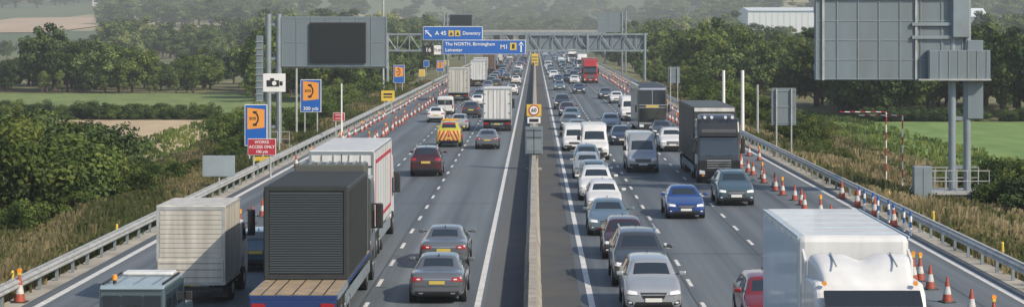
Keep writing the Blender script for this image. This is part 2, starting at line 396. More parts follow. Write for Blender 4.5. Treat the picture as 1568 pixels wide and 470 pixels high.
rigid('box_lorry',XX(701,251),251,True,10,1.27,4.2,BEIGE,WHITE,'doors',3.4)
rigid('box_lorry',XX(732,318),318,True,12,1.3,4.2,WHITE,WHITE,'doors',3.4)
rigid('box_lorry',-9.9,420,True,12,1.3,4.2,simple('body_brown',(.12,.06,.04),.5),WHITE)
rigid('box_lorry',-10.1,360,True,12,1.3,4.1,WHITE,WHITE)
for D in(470,540,640,720): rigid('box_lorry',-10.3,D,True,12,1.3,4.2,random.choice([WHITE,BEIGE,GREY]),WHITE)
REDP=paint((.42,.02,.02),.1)
rigid('articulated_lorry',9.6,338,False,14,1.28,4.3,REDP,REDP,Hc=3.7)
rigid('box_lorry',10.6,560,False,12,1.28,4.1,WHITE,WHITE)
rigid('box_lorry',10.6,440,False,12,1.28,4.1,GREY,WHITE)
# dark artic
DK=paint((.02,.022,.025),.3)
mb=MB();cab(mb,DK,1.25,3.75,2.2);deflector(mb,DK,1.1,3.72,4.0,.9,2.1)
boxbody(mb,simple('curtain_side',(.035,.04,.045),.6),1.28,3.0,14.5,1.1,4.35,'doors',BLACK);rearund(mb,1.27,14.5)
mb.box(-1.2,1.2,2.96,3.0,4.08,4.3,WHITE)
for y in np.arange(3.3,14.3,1.2): mb.box(-1.2,1.2,y,y+.05,4.345,4.362,GREY)
wheels(mb,[1.12],1.25,.5,False);wheels(mb,[4.5,10.3,11.6,12.9],1.27)
mb.box(-1.0,1.0,.28,.34,2.95,3.15,simple('headboard',(.10,.11,.12),.3),.02)
for x in(-.8,-.4,.4,.8): mb.cyl((x,.45,3.85),(x,.3,3.85),.09,.09,12,HEADL)
mb.obj('articulated_lorry',(10.72,114,0))
# white near truck (oncoming)
mb=MB();NW=simple('near_truck_white',(.70,.715,.72),.4,0,.3,.2,1.,streak=True)
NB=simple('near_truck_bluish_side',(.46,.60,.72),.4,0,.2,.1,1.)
SM=simple('visor_smoke',(.02,.025,.03),.15,0,.5)
cab(mb,NW,1.2,3.42,2.1,visor=False)
mb.prof([(.36,3.30),(.02,3.02),(-.06,2.74),(.0,2.72),(.16,2.95)],-1.04,1.04,SM,.02)
deflector(mb,NW,1.14,3.38,3.92,.75,2.05,scoop=.28)
for sg in(-1,1):
    mb.prof([(2.05,1.2),(2.5,1.2),(2.5,3.95),(2.05,3.75)],sg*1.18-.03,sg*1.18+.03,NW,.01)
    mb.cyl((sg*.98,.66,3.42),(sg*.98,.56,3.42),.05,.05,10,AMB)
    mb.box(sg*.62-.02,sg*.62+.02,2.06,2.5,3.3,3.7,BLACK)
for x in(-.66,.66): mb.prof([(1.0,3.72),(1.9,3.90),(1.9,3.945),(1.0,3.75)],x-.012,x+.012,GREY)
boxbody(mb,NW,1.25,2.7,9.6,1.05,4.22,'doors',NB,.14)
for sg in(-1,1): mb.box(min(sg*1.25,sg*1.262),max(sg*1.25,sg*1.262),2.9,9.45,1.25,4.02,NB)
for y in np.arange(3.4,9.4,1.2): mb.box(-1.10,1.10,y,y+.03,4.215,4.228,NB)
rearund(mb,1.25,9.6);wheels(mb,[1.15],1.25,.5,False);wheels(mb,[8.0],1.25)
mb.obj('box_lorry',(7.2,41.5,0))
# container flatbed
mb=MB();L=14.4
CB=paint((.05,.06,.06),.2)
cab(mb,CB,1.22,3.7,2.2)
mb.box(-1.27,1.27,2.9,L,1.05,1.2,PBLUE,.02)
n=26
for i in range(n):
    y0=2.95+(L-2.97)*i/n;mb.box(-1.25,1.25,y0,y0+(L-2.97)/n-.02,1.205,1.24,WOOD)
for x in(-.9,-.5,0,.5,.9): mb.box(x-.02,x+.02,L-3.3,L-.02,1.236,1.244,BLACK)
y0,y1=4.6,11.1
mb.box(-1.3,1.3,y0,y1,1.26,4.08,CONT,.03)
for x in(-1.27,1.15): mb.box(x,x+.12,y1-.02,y1+.05,1.26,4.1,CONT,.01)
for z in(1.26,3.96): mb.box(-1.15,1.15,y1-.02,y1+.045,z,z+.14,CONT,.01)
z=1.45
LV=simple('louvre_slat',(.045,.055,.06),.4)
while z<3.92:
    mb.prof([(y1-.005,z+.06),(y1+.035,z),(y1+.035,z+.012),(y1-.005,z+.075)],-1.12,1.12,LV);z+=.075
for y in np.arange(y0+.2,y1-.1,.32): mb.box(-1.24,1.24,y,y+.12,4.075,4.11,CONT,.01)
for y in np.arange(y0+.1,y1,.25):
    for sg in(-1,1): mb.box(sg*1.3-.02,sg*1.3+.02,y,y+.1,1.4,3.95,CONT)
mb.box(-1.2,1.2,2.9,4.3,1.26,4.3,simple('load_olive',(.09,.10,.09),.6,0,0,.3,3),.04)
for x in np.arange(-1.1,1.2,.3): mb.box(x-.03,x+.03,2.95,4.25,4.295,4.34,GREY)
rearund(mb,1.27,L)
mb.box(-1.26,1.26,L-.02,L+.04,.78,1.06,PBLUE,.02)
for sg in(-1,1):
    mb.box(sg*1.0-.2,sg*1.0+.2,L+.04,L+.06,.82,.98,TAIL)
    mb.box(sg*1.27-.03,sg*1.27+.03,y1+.2,L-.2,1.06,1.22,GREY)
wheels(mb,[1.12],1.25,.5,False);wheels(mb,[3.9,10.3,11.6,12.9],1.27)
mb.obj('flatbed_lorry',(-7.0,56.7+L,0),math.pi)
# coach
mb=MB();CG=paint((.03,.038,.05),.1)
pts=[(.06,.3),(0,.7),(.0,1.1),(.05,2.3),(.05,2.5),(.14,3.8),(.3,4.08),(.7,4.2),(12.5,4.2),(12.7,4.0),(12.7,.4)]
t=MB();t.prof(pts,-1.26,1.26,CG,.12,None,False,3);mb.add(t.v,t.f,CG);bv=BVHTree.FromPolygons([Vector(v) for v in t.v],t.f)
P=lambda q,m,f='F',n=8,k=4,off=.012: proj(mb,bv,q,f,m,n,k,off,12.7)
P(rect(-1.14,1.14,1.05,2.25),DGLASS);P(rect(-1.14,1.14,2.55,3.75),DGLASS);P(rect(-.55,.55,2.30,2.50),simple('display',(.6,.42,.08),.4))
P(rect(-1.2,1.2,3.82,3.98),SILV);P(rect(-.03,.03,2.55,3.75),GREY,off=.02)
P(rect(-1.18,1.18,2.26,2.30),SILV,off=.02);P(rect(-1.18,1.18,2.50,2.54),SILV,off=.02)
P(rect(-.26,.26,.5,.61),PLW);P(rect(-1.1,1.1,.32,.42),BLACK)
for sg in(-1,1):
    f='S+' if sg>0 else 'S-'
    P(rect(.5,12.2,2.6,3.7),DGLASS,f,20);P(rect(1.8,12.2,1.3,2.2),DGLASS,f,20)
    P(rect(sg*.75,sg*1.12,.6,.82),HEADL)
    mb.box(sg*1.42-.1,sg*1.42+.1,-.25,-.1,1.9,2.5,BLACK,.04);mb.cyl((sg*1.2,.1,2.6),(sg*1.42,-.18,2.5),.03,.03,6,BLACK)
    mb.cyl((sg*.2,-.01,1.15),(sg*.5,-.0,1.95),.02,.02,6,BLACK)
P(rect(-1.14,1.14,.86,1.0),SILV)
mb.box(-1.0,1.0,1.2,11.8,4.2,4.22,BLACK)
wheels(mb,[2.4,9.5,10.8],1.26);mb.obj('double_decker_coach',(10.2,170,0))
# utility 4x4, bottom left
mb=MB();TB=paint((.06,.11,.14),.2)
mb.prof([(0,.55),(0,1.0),(.1,1.12),(1.25,1.2),(1.5,1.95),(4.3,1.97),(4.36,1.0),(4.36,.5)],-.88,.88,TB,.05)
mb.prof([(1.48,1.965),(1.55,2.05),(4.3,2.06),(4.38,1.97)],-.86,.86,simple('roof_blue_grey',(.25,.33,.38),.4,0,.3,.2,2),.03)
for x0,x1 in((-.78,-.32),(-.27,.27),(.32,.78)): mb.box(x0,x1,4.34,4.375,1.3,1.8,GLASS,.01)
for sg in(-1,1):
    for a,b in((1.75,2.5),(2.6,3.3),(3.4,4.15)): mb.box(sg*.88-.012,sg*.88+.012,a,b,1.3,1.8,GLASS)
    mb.box(sg*.72-.1,sg*.72+.1,4.36,4.39,.7,.95,TAIL)
    mb.box(sg*1.02-.1,sg*1.02+.1,1.45,1.55,1.3,1.55,BLACK,.03)
    mb.box(sg*.8-.02,sg*.8+.02,1.8,4.2,2.07,2.12,BLACK)
mb.cyl((0,4.38,1.15),(0,4.6,1.15),.36,.36,20,TYRE);mb.box(-.26,.26,4.37,4.39,.6,.72,PLY);mb.box(-.85,.85,4.3,4.45,.4,.55,BLACK,.02)
mb.cyl((.55,3.9,2.06),(.55,3.9,2.16),.05,.05,10,BLACK);mb.cyl((.55,3.9,2.16),(.55,3.9,2.30),.075,.065,12,AMB)
for x in(-.5,0,.5): mb.box(x-.02,x+.02,1.9,4.1,2.06,2.075,GREY)
mb.box(-.7,.7,1.6,2.2,2.06,2.16,WHITE,.04)
wheels(mb,[.85,3.45],.92,.38,False)
mb.obj('off_road_utility_car',(-10.75,52.2+4.4,0),math.pi)
# ------------------------------------------------ terrain
def ss(a,b,x):
    t=max(0.,min(1.,(x-a)/(b-a)));return t*t*(3-2*t)
def th(x,y):
    ax=abs(x)
    b=-.06 if ax<17.6 else -.06-1.94*ss(17.6,32,ax)
    s=ss(60,260,ax);st=1500*(1-s)+650*s
    hh=ss(st,4500,y)*118*(1+.12*math.sin(x*.0021+.8)+.07*math.sin(x*.006+y*.002))
    return b+hh
xs=[0,8,16.9,17.6,19,21,23,25,28,32,36,42,50,60,75,95,120,160,210,270,340,430,540,680,850,1060,1300,1600,2000,2500]
xs=[-x for x in xs[:0:-1]]+xs
ys=[-150,-50,0,40]+list(range(60,260,10))+list(range(260,700,25))+list(range(700,2000,75))+list(range(2000,6200,150))
vs=[(x,y,th(x,y)) for y in ys for x in xs];nx=len(xs)
fs=[(j*nx+i,j*nx+i+1,(j+1)*nx+i+1,(j+1)*nx+i) for j in range(len(ys)-1) for i in range(nx-1)]
m,nt,o=newmat('ground_grass')
b=N(nt,'ShaderNodeBsdfPrincipled');b.inputs['Roughness'].default_value=.95
g=N(nt,'ShaderNodeNewGeometry')
n1=N(nt,'ShaderNodeTexNoise');n1.inputs['Scale'].default_value=.35;n1.inputs['Detail'].default_value=8;n1.inputs['Roughness'].default_value=.7
r1=N(nt,'ShaderNodeValToRGB');e=r1.color_ramp.elements
e[0].position=.35;e[0].color=(.07,.09,.03,1);e[1].position=.65;e[1].color=(.26,.21,.115,1)
e2=e.new(.5);e2.color=(.14,.14,.055,1)
nt.links.new(g.outputs['Position'],n1.inputs['Vector']);nt.links.new(n1.outputs['Fac'],r1.inputs[0])
vo=N(nt,'ShaderNodeTexVoronoi');vo.inputs['Scale'].default_value=.0035
mp=N(nt,'ShaderNodeMapping');mp.inputs['Scale'].default_value=(1,.35,0)
nt.links.new(g.outputs['Position'],mp.inputs[0]);nt.links.new(mp.outputs[0],vo.inputs['Vector'])
sep=N(nt,'ShaderNodeSeparateColor');nt.links.new(vo.outputs['Color'],sep.inputs[0])
r2=N(nt,'ShaderNodeValToRGB');r2.color_ramp.interpolation='CONSTANT';e=r2.color_ramp.elements
e[0].color=(.08,.115,.05,1);e[1].position=.8;e[1].color=(.28,.25,.14,1)
for p,c in((.25,(.12,.14,.06,1)),(.5,(.065,.10,.045,1))): x=e.new(p);x.color=c
nt.links.new(sep.outputs[0],r2.inputs[0])
sp=N(nt,'ShaderNodeSeparateXYZ');nt.links.new(g.outputs['Position'],sp.inputs[0])
mr=N(nt,'ShaderNodeMapRange');mr.inputs['From Min'].default_value=500;mr.inputs['From Max'].default_value=1000
nt.links.new(sp.outputs['Y'],mr.inputs['Value'])
mx=N(nt,'ShaderNodeMix',data_type='RGBA');nt.links.new(mr.outputs[0],mx.inputs['Factor']);nt.links.new(r1.outputs[0],mx.inputs['A']);nt.links.new(r2.outputs[0],mx.inputs['B'])
nt.links.new(mx.outputs['Result'],b.inputs['Base Color'])
nt.links.new(b.outputs[0],o.inputs[0]);GROUND=m
t=MB();t.add(vs,fs,GROUND,True);t.obj('ground')
def field(name,x0,x1,y0,y1,c1,c2,sc=.4,z=.03):
    m,nt,o=newmat(name+'_mat');b=N(nt,'ShaderNodeBsdfPrincipled');b.inputs['Roughness'].default_value=.95
    g=N(nt,'ShaderNodeNewGeometry');mp=N(nt,'ShaderNodeMapping');mp.inputs['Scale'].default_value=(1,.3,1)
    n=N(nt,'ShaderNodeTexNoise');n.inputs['Scale'].default_value=sc;n.inputs['Detail'].default_value=7
    r=N(nt,'ShaderNodeValToRGB');r.color_ramp.elements[0].position=.35;r.color_ramp.elements[1].position=.65
    r.color_ramp.elements[0].color=(*c1,1);r.color_ramp.elements[1].color=(*c2,1)
    nt.links.new(g.outputs['Position'],mp.inputs[0]);nt.links.new(mp.outputs[0],n.inputs['Vector']);nt.links.new(n.outputs['Fac'],r.inputs[0]);nt.links.new(r.outputs[0],b.inputs['Base Color']);nt.links.new(b.outputs[0],o.inputs[0])
    X=np.linspace(x0,x1,9);Y=np.linspace(y0,y1,9)
    vs=[(a,bb,th(a,bb)+z) for bb in Y for a in X];fs=[(j*9+i,j*9+i+1,j*9+i+10,j*9+i+9) for j in range(8) for i in range(8)]
    t=MB();t.add(vs,fs,m,True);t.obj(name)
field('stubble_field',-110,-33,155,241,(.40,.30,.19),(.50,.39,.25))
field('grass_field',-200,-33,262,345,(.12,.18,.05),(.18,.235,.07),z=.04)
field('grass_field',34,170,150,236,(.115,.20,.045),(.17,.265,.07),z=.04)
# ------------------------------------------------ road
m,nt,o=newmat('asphalt');b=N(nt,'ShaderNodeBsdfPrincipled');b.inputs['Roughness'].default_value=.65
g=N(nt,'ShaderNodeNewGeometry');sp=N(nt,'ShaderNodeSeparateXYZ');nt.links.new(g.outputs['Position'],sp.inputs[0])
def math_(op,a,bv=None,c=None):
    n=N(nt,'ShaderNodeMath',operation=op)
    for i,v in enumerate((a,bv,c)):
        if v is None: continue
        if isinstance(v,(int,float)): n.inputs[i].default_value=v
        else: nt.links.new(v,n.inputs[i])
    return n.outputs[0]
ax=math_('ABSOLUTE',sp.outputs['X']);q=math_('DIVIDE',math_('SUBTRACT',ax,1.85),1.8)
tr=math_('COSINE',math_('MULTIPLY',math_('ADD',q,.5),2*math.pi))
mp=N(nt,'ShaderNodeMapping');mp.inputs['Scale'].default_value=(1.8,.022,1);nt.links.new(g.outputs['Position'],mp.inputs[0])
n1=N(nt,'ShaderNodeTexNoise');n1.inputs['Scale'].default_value=1.;n1.inputs['Detail'].default_value=8;nt.links.new(mp.outputs[0],n1.inputs['Vector'])
n2=N(nt,'ShaderNodeTexNoise');n2.inputs['Scale'].default_value=14;n2.inputs['Detail'].default_value=3;nt.links.new(g.outputs['Position'],n2.inputs['Vector'])
mp3=N(nt,'ShaderNodeMapping');mp3.inputs['Scale'].default_value=(.25,.05,1);nt.links.new(g.outputs['Position'],mp3.inputs[0])
n3=N(nt,'ShaderNodeTexNoise');n3.inputs['Scale'].default_value=1.;n3.inputs['Detail'].default_value=3;nt.links.new(mp3.outputs[0],n3.inputs['Vector'])
fl=math_('FLOOR',math_('DIVIDE',math_('SUBTRACT',sp.outputs['X'],1.85),3.6));lane=math_('FRACT',math_('MULTIPLY',math_('SINE',math_('MULTIPLY',fl,12.9)),43.7))
f=math_('ADD',math_('ADD',math_('MULTIPLY',tr,.11),math_('MULTIPLY',n1.outputs['Fac'],.9)),math_('ADD',math_('ADD',math_('MULTIPLY',n2.outputs['Fac'],.18),math_('MULTIPLY',lane,.14)),math_('MULTIPLY',n3.outputs['Fac'],.4)))
r=N(nt,'ShaderNodeValToRGB');r.color_ramp.elements[0].position=.52;r.color_ramp.elements[1].position=1.1 if False else 1.
r.color_ramp.elements[0].color=(.068,.082,.095,1);r.color_ramp.elements[1].color=(.150,.172,.190,1)
f2=math_('MULTIPLY',f,.93)
nt.links.new(f2,r.inputs[0]);nt.links.new(r.outputs[0],b.inputs['Base Color'])
bp=N(nt,'ShaderNodeBump');bp.inputs['Strength'].default_value=.15;nt.links.new(n2.outputs['Fac'],bp.inputs['Height']);nt.links.new(bp.outputs[0],b.inputs['Normal'])
nt.links.new(b.outputs[0],o.inputs[0]);ASPH=m
t=MB();t.add([(-16.55,-60,0),(16.55,-60,0),(16.55,1600,0),(-16.55,1600,0)],[(0,1,2,3)],ASPH);t.obj('road')
DARK=simple('asphalt_central',(.055,.066,.075),.85,0,0,.5,.6)
DARK2=simple('asphalt_patch',(.100,.113,.122),.85,0,0,.3,.6)
SEAL=simple('bitumen_seal',(.05,.055,.06),.6)
t=MB()
for a,bb,mm in((-1.15,1.5,DARK),(-1.62,-1.15,DARK2)): t.add([(a,-60,.004),(bb,-60,.004),(bb,1600,.004),(a,1600,.004)],[(0,1,2,3)],mm)
t.obj('central_reservation')
t=MB()
for x in(-14.3,-9.25,-5.65,5.25,8.85,12.7,14.4): t.add([(x,20,.0045),(x+.05,20,.0045),(x+.05,900,.0045),(x,900,.0045)],[(0,1,2,3)],SEAL)
for y,a,bb in((78,2.1,12.4),(101,-12.4,-2.1),(133,2.1,12.4),(158,-12.4,-2.1),(61,-5.3,-2.1)): t.add([(a,y,.005),(bb,y,.005),(bb,y+.12,.005),(a,y+.12,.005)],[(0,1,2,3)],SEAL)
t.obj('road_joint_seals')
VG=simple('verge_gravel',(.44,.42,.37),.95,0,0,.55,.7)
t=MB()
for s in(-1,1):
    a,bb=sorted((s*16.55,s*17.25));t.box(a,bb,-60,1600,-.05,.02,VG)
t.obj('verge_kerb')
LINE=simple('road_paint',(.72,.72,.70),.6,0,0,.35,2.5)
t=MB()
def st(x0,x1,y0,y1): t.add([(x0,y0,.008),(x1,y0,.008),(x1,y1,.008),(x0,y1,.008)],[(0,1,2,3)],LINE)
for s in(-1,1):
    st(s*1.85-.1,s*1.85+.1,-60,1600);st(s*16.0-.13,s*16.0+.13,-60,1600)
    for k,x in enumerate((5.45,9.05)):
        y=20+k*1.3
        while y<900: st(s*x-.07,s*x+.07,y,y+2);y+=6
    st(s*12.65-.07,s*12.65+.07,400,1600)
t.obj('road_markings')
# barriers
t=MB();pf=[(-.30,0),(-.30,.08),(-.19,.30),(-.12,.92),(.12,.92),(.19,.30),(.30,.08),(.30,0)]
y=20
while y<200:
    dx=U(-.012,.012);t.add([(a-.08+dx,yy,z) for yy in(y,y+5.94) for a,z in pf],[(i,i+1,8+i+1,8+i) for i in range(7)]+[tuple(range(8)),tuple(range(15,7,-1))],CONC);y+=6
t.add([(a-.08,yy,z) for yy in(y,1400) for a,z in pf],[(i,i+1,8+i+1,8+i) for i in range(7)]+[tuple(range(8)),tuple(range(15,7,-1))],CONC)
t.obj('central_concrete_barrier')
def beam(t,x,s,z,y0,y1,m):
    p=[(0,-.15),(.03,-.12),(.08,-.09),(.08,-.05),(.02,0),(.08,.05),(.08,.09),(.03,.12),(0,.15)]
    for y in np.arange(y0,y1,60):
        yb=min(y+60,y1);t.add([(x-s*a,yy,z+b) for yy in(y,yb) for a,b in p],[(i,i+1,9+i+1,9+i) for i in range(8)],m)
for s in(-1,1):
    t=MB()
    beam(t,s*16.85,s,.62,30,1400,GALV)
    for y in np.arange(31,420,2.4): t.box(s*16.95-.05,s*16.95+.05,y,y+.1,-.05,.78,GREY)
    t.box(s*16.97-.06,s*16.97+.06,30,1400,.72,.80,GALV)
    t.obj('steel_crash_barrier')
# ------------------------------------------------ cones
def conemesh(lamp):
    t=MB();t.box(-.25,.25,-.25,.25,0,.05,BLACK,.02)
    r=lambda z:.17*(1-(z-.05)/.95)+.02
    for a,b,m in((.05,.30,CONE),(.30,.58,CONEW),(.58,.92,CONE)): t.cyl((0,0,a),(0,0,b),r(a),r(b),14,m)
    if lamp:
        t.box(-.06,.06,-.05,.05,.9,.98,SYEL,.01);t.cyl((0,-.04,1.05),(0,.04,1.05),.08,.08,14,AMB)
    return t.mesh('traffic_cone')
c0,c1=conemesh(0),conemesh(1)
k=0
for X,a,bb,sp_ in((13.55,58,420,3.),(-12.95,70,420,3.4),(15.4,135,400,5.),(-15.4,128,400,5.)):
    y=a
    while y<bb:
        inst(c1 if k%4==0 else c0,'traffic_cone',(X+U(-.2,.2),y+U(-.45,.45),0),U(0,.8),sc=(.9,.9,.9));y+=sp_*(1 if y<200 else 1.9);k+=1
for x,yy in((30,463),(1398,433)):
    D=DD(yy);inst(c1,'traffic_cone',(XX(x,D),D,0))
t=MB();BS=simple('marker_blue',(.03,.12,.35),.5)
t.cyl((0,0,0),(0,0,.35),.06,.06,10,SWHITE);t.cyl((0,0,.35),(0,0,.6),.061,.061,10,BS);t.cyl((0,0,.6),(0,0,.85),.06,.06,10,SWHITE);t.cyl((0,0,.85),(0,0,1.05),.061,.061,10,BS)
pm=t.mesh('marker_post')
for D in(85,87,89,91,93,95,97,99): inst(pm,'marker_post',(16.35+U(-.1,.1),D,0))
for D in(88,93,98,103): inst(c0,'traffic_cone',(16.3,D+1,0))
t=MB();t.cyl((0,0,0),(0,0,.9),.09,.07,10,SYEL);t.cyl((0,0,.9),(0,0,1.0),.08,.05,10,SYEL);pm=t.mesh('yellow_bollard')
for X,D in((-17.6,66),(-17.5,82),(17.9,99),(17.9,75),(17.9,88)): inst(pm,'yellow_bollard',(X,D,0),sc=(.8,.8,.8))
# ------------------------------------------------ signs
def posts(t,xs,z1,z0=-.6,r=.06,m=GALV,y=.08):
    for x in xs: t.cyl((x,y,z0),(x,y,z1),r,r,10,m)
def sos(X,D,w,h,zt,txt=None):
    e=empty('emergency_phone_sign',(X,D,0));t=MB()
    posts(t,(-w*.3,w*.3),zt-.1);z0=zt-h
    t.box(-w/2,w/2,-.02,.02,z0,zt,SWHITE,.01);t.box(-w/2+.05,w/2-.05,-.03,-.022,z0+.05,zt-.05,BLUE)
    s=w*.38;c=zt-w*.62 if not txt else zt-w*.55
    t.add([(-s,-.036,c-s*1.25),(s,-.036,c-s*1.05),(s,-.036,c+s*1.05),(-s,-.036,c+s*1.25)],[(0,1,2,3)],SORANGE)
    n=8;V=[];Fc=[]
    for i in range(n+1):
        a=math.radians(-60+120*i/n)
        for r in(.62,.80): V.append((s*(-.45+r*math.cos(a)),-.042,c+s*r*math.sin(a)*1.1))
    for i in range(n): Fc.append((2*i,2*i+1,2*i+3,2*i+2))
    t.add(V,Fc,BLACK)
    for sg in(-1,1): t.box(-s*.35,s*.1,-.044,-.041,c+sg*s*.72-s*.13,c+sg*s*.72+s*.13,BLACK)
    t.obj('panel',parent=e)
    text('SOS',w*.17,(-w*.14,-.05,c),BLACK,e)
    if txt: text(txt,w*.24,(0,-.04,z0+w*.17),SWHITE,e)
D=125;sos(XX(392,D),D,1.45,2.65,ZZ(160,D))
D=165;sos(XX(476,D),D,1.75,2.75,ZZ(122,D),'300 yds')
D=285;sos(XX(611,D),D,1.6,2.6,ZZ(100,D))
D=400;sos(XX(674,D),D,1.5,2.2,ZZ(93,D))
def redsign(X,D,w,h,zc,lines):
    e=empty('works_access_sign',(X,D,0));t=MB();posts(t,(-w*.3,w*.3),zc)
    t.box(-w/2,w/2,-.02,.02,zc-h/2,zc+h/2,SWHITE,.01);t.box(-w/2+.03,w/2-.03,-.03,-.022,zc-h/2+.03,zc+h/2-.03,SRED);t.obj('panel',parent=e)
    for i,l in enumerate(lines): text(l,h*.24,(0,-.035,zc+h*(.5-(i+.5)/len(lines))*.86),SWHITE,e)
D=118;redsign(XX(401,D),D,1.7,1.0,ZZ(225,D),['WORKS','ACCESS ONLY','100 yds'])
D=165;redsign(XX(519,D),D,.95,.7,ZZ(179,D),['WORKS','ACCESS'])
D=125;e=empty('works_access_sign',(XX(401,D),D,0));t=MB();t.box(-.6,.6,-.02,.02,ZZ(247,D),ZZ(240,D),SYEL);posts(t,(0,),ZZ(241,D));t.obj('panel',parent=e)
D=140;X=XX(420,D);e=empty('speed_camera_sign',(X,D,0));t=MB();w=1.6;z0,z1=ZZ(141,D),ZZ(113,D)
posts(t,(-.35,.35),z1-.1);t.box(-w/2,w/2,-.02,.02,z0,z1,SWHITE,.02);zc=(z0+z1)/2
t.box(-.55,.35,-.03,-.022,zc-.28,zc+.18,BLACK);t.box(-.3,.0,-.03,-.022,zc+.18,zc+.32,BLACK);t.cyl((.0,-.03,zc-.03),(.0,-.04,zc-.03),.16,.16,16,SWHITE);t.box(.38,.6,-.03,-.022,zc-.2,zc+.1,BLACK)
t.obj('panel',parent=e)
def signback(X,D,w,z0,z1,pp=(-.3,.3),name='traffic_sign'):
    t=MB();t.box(-w/2,w/2,-.02,.03,z0,z1,GREYD,.01)
    for z in np.linspace(z0+.2,z1-.2,3): t.box(-w/2+.03,w/2-.03,-.06,-.02,z-.03,z+.03,GREY)
    posts(t,[p*w for p in pp],z1-.05,y=-.12);return t.obj(name,(X,D,0))
t=MB();t.box(-.89,.89,-.03,0,.95,2.1,simple('plain_sign_face',(.30,.36,.40),.5,0,0,.2,1.5),.03);posts(t,(0,),1.9,-.9);t.obj('traffic_sign',(XX(335,107),107,0))
signback(XX(1200,139),139,1.76,ZZ(192,139),ZZ(135,139))
signback(XX(1032,230),230,1.4,ZZ(128,230),ZZ(103,230))
D=220;t=MB();t.box(-.75,.75,-.02,.02,ZZ(155,D),ZZ(139,D),SYEL,.01);t.box(-.5,.5,-.03,-.021,ZZ(150,D),ZZ(148,D),BLACK);t.box(-.5,.5,-.03,-.021,ZZ(146,D),ZZ(143,D),BLACK);posts(t,(-.4,.4),2);t.obj('diversion_sign',(XX(594,D),D,0))
for x,y,D,m in((660,98,420,BLUE),(690,97,480,SYEL),(654,112,380,SYEL),(745,95,520,SYEL)):
    t=MB();t.box(-.6,.6,-.02,.02,-.7,.7,SWHITE,.01);t.box(-.54,.54,-.03,-.021,-.64,.64,m);t.cyl((0,.06,-ZZ(y,D)-.5),(0,.06,.6),.06,.06,8,GALV);t.obj('roadworks_sign',(XX(x,D)-1,D,ZZ(y,D)))
def pole(x,yt,D,r=.07,m=SWHITE,name='camera_pole',X=None,head=False):
    X=XX(x,D) if X is None else X
    t=MB();z=ZZ(yt,D);t.cyl((0,0,-1.2),(0,0,z),r*1.2,r,10,m)
    if head: t.box(-.15,.15,-.35,.2,z-.1,z+.15,m,.03);t.box(-.1,.1,-.02,.1,z-.5,z-.3,GREY)
    t.obj(name,(X,D,0))
pole(523,128,165,.06,SWHITE);pole(454,103,175,.09,GALV,'lamp_column')
pole(1108,108,185,.14,SWHITE);pole(1137,108,165,.14,SWHITE);pole(1160,130,160,.09,GALV);pole(587,-10,300,.14,GALV,'cctv_mast',head=True)
for x,yt,D in((1357,172,113),(1382,177,108)):
    z=ZZ(yt,D);t=MB();k=0;a=-1.0
    while a<z: t.cyl((0,0,a),(0,0,min(a+.45,z)),.04,.04,8,[SRED,SWHITE][k%2]);a+=.45;k+=1
    k=0;b=0
    while b<(2.6 if x==1357 else 2.2): t.cyl((-b,0,z),(-b-.3,0,z+.02),.03,.03,6,[SRED,SWHITE][k%2]);b+=.3;k+=1
    t.obj('overhead_warning_goalpost',(XX(x,D),D,0))
D=126;e=empty('speed_limit_sign',(-.06,D,0));t=MB()
t.box(-.56,.56,-.15,.15,.95,ZZ(194,D),GREYD,.03)
t.box(-.45,.45,-.165,-.15,1.2,1.9,GREY,.01);t.box(-.02,.02,-.17,-.15,1.0,2.6,BLACK)
for z in(1.0,2.05,2.5): t.box(-.5,.5,-.17,-.15,z,z+.04,BLACK)
t.box(-.5,.5,-.4,.4,.0,.1,CONC)
posts(t,(-.2,.2),ZZ(162,D),.5,.05,y=.1)
z1=ZZ(160,D);zs=ZZ(178,D)
t.box(-.47,.47,-.03,0,zs,z1,SYEL,.01);zc=(z1+zs)/2;r=(z1-zs)/2-.03
t.cyl((0,-.03,zc),(0,-.045,zc),r,r,28,SRED);t.cyl((0,-.045,zc),(0,-.055,zc),r*.78,r*.78,28,SWHITE)
t.box(-.42,.42,-.03,0,ZZ(189,D),ZZ(179.5,D),SWHITE,.01);t.box(-.3,.3,-.04,-.031,ZZ(187,D),ZZ(182,D),BLACK)
t.obj('panel',parent=e);text('60',r*1.0,(0,-.07,zc),BLACK,e)
t=MB();t.box(-.9,.9,0,3,0,3.1,SYEL,.05)
for z in(.5,1.3,2.1): t.box(-.75,.75,-.02,0,z,z+.25,BLACK)
t.obj('crash_cushion',(0,520,0))
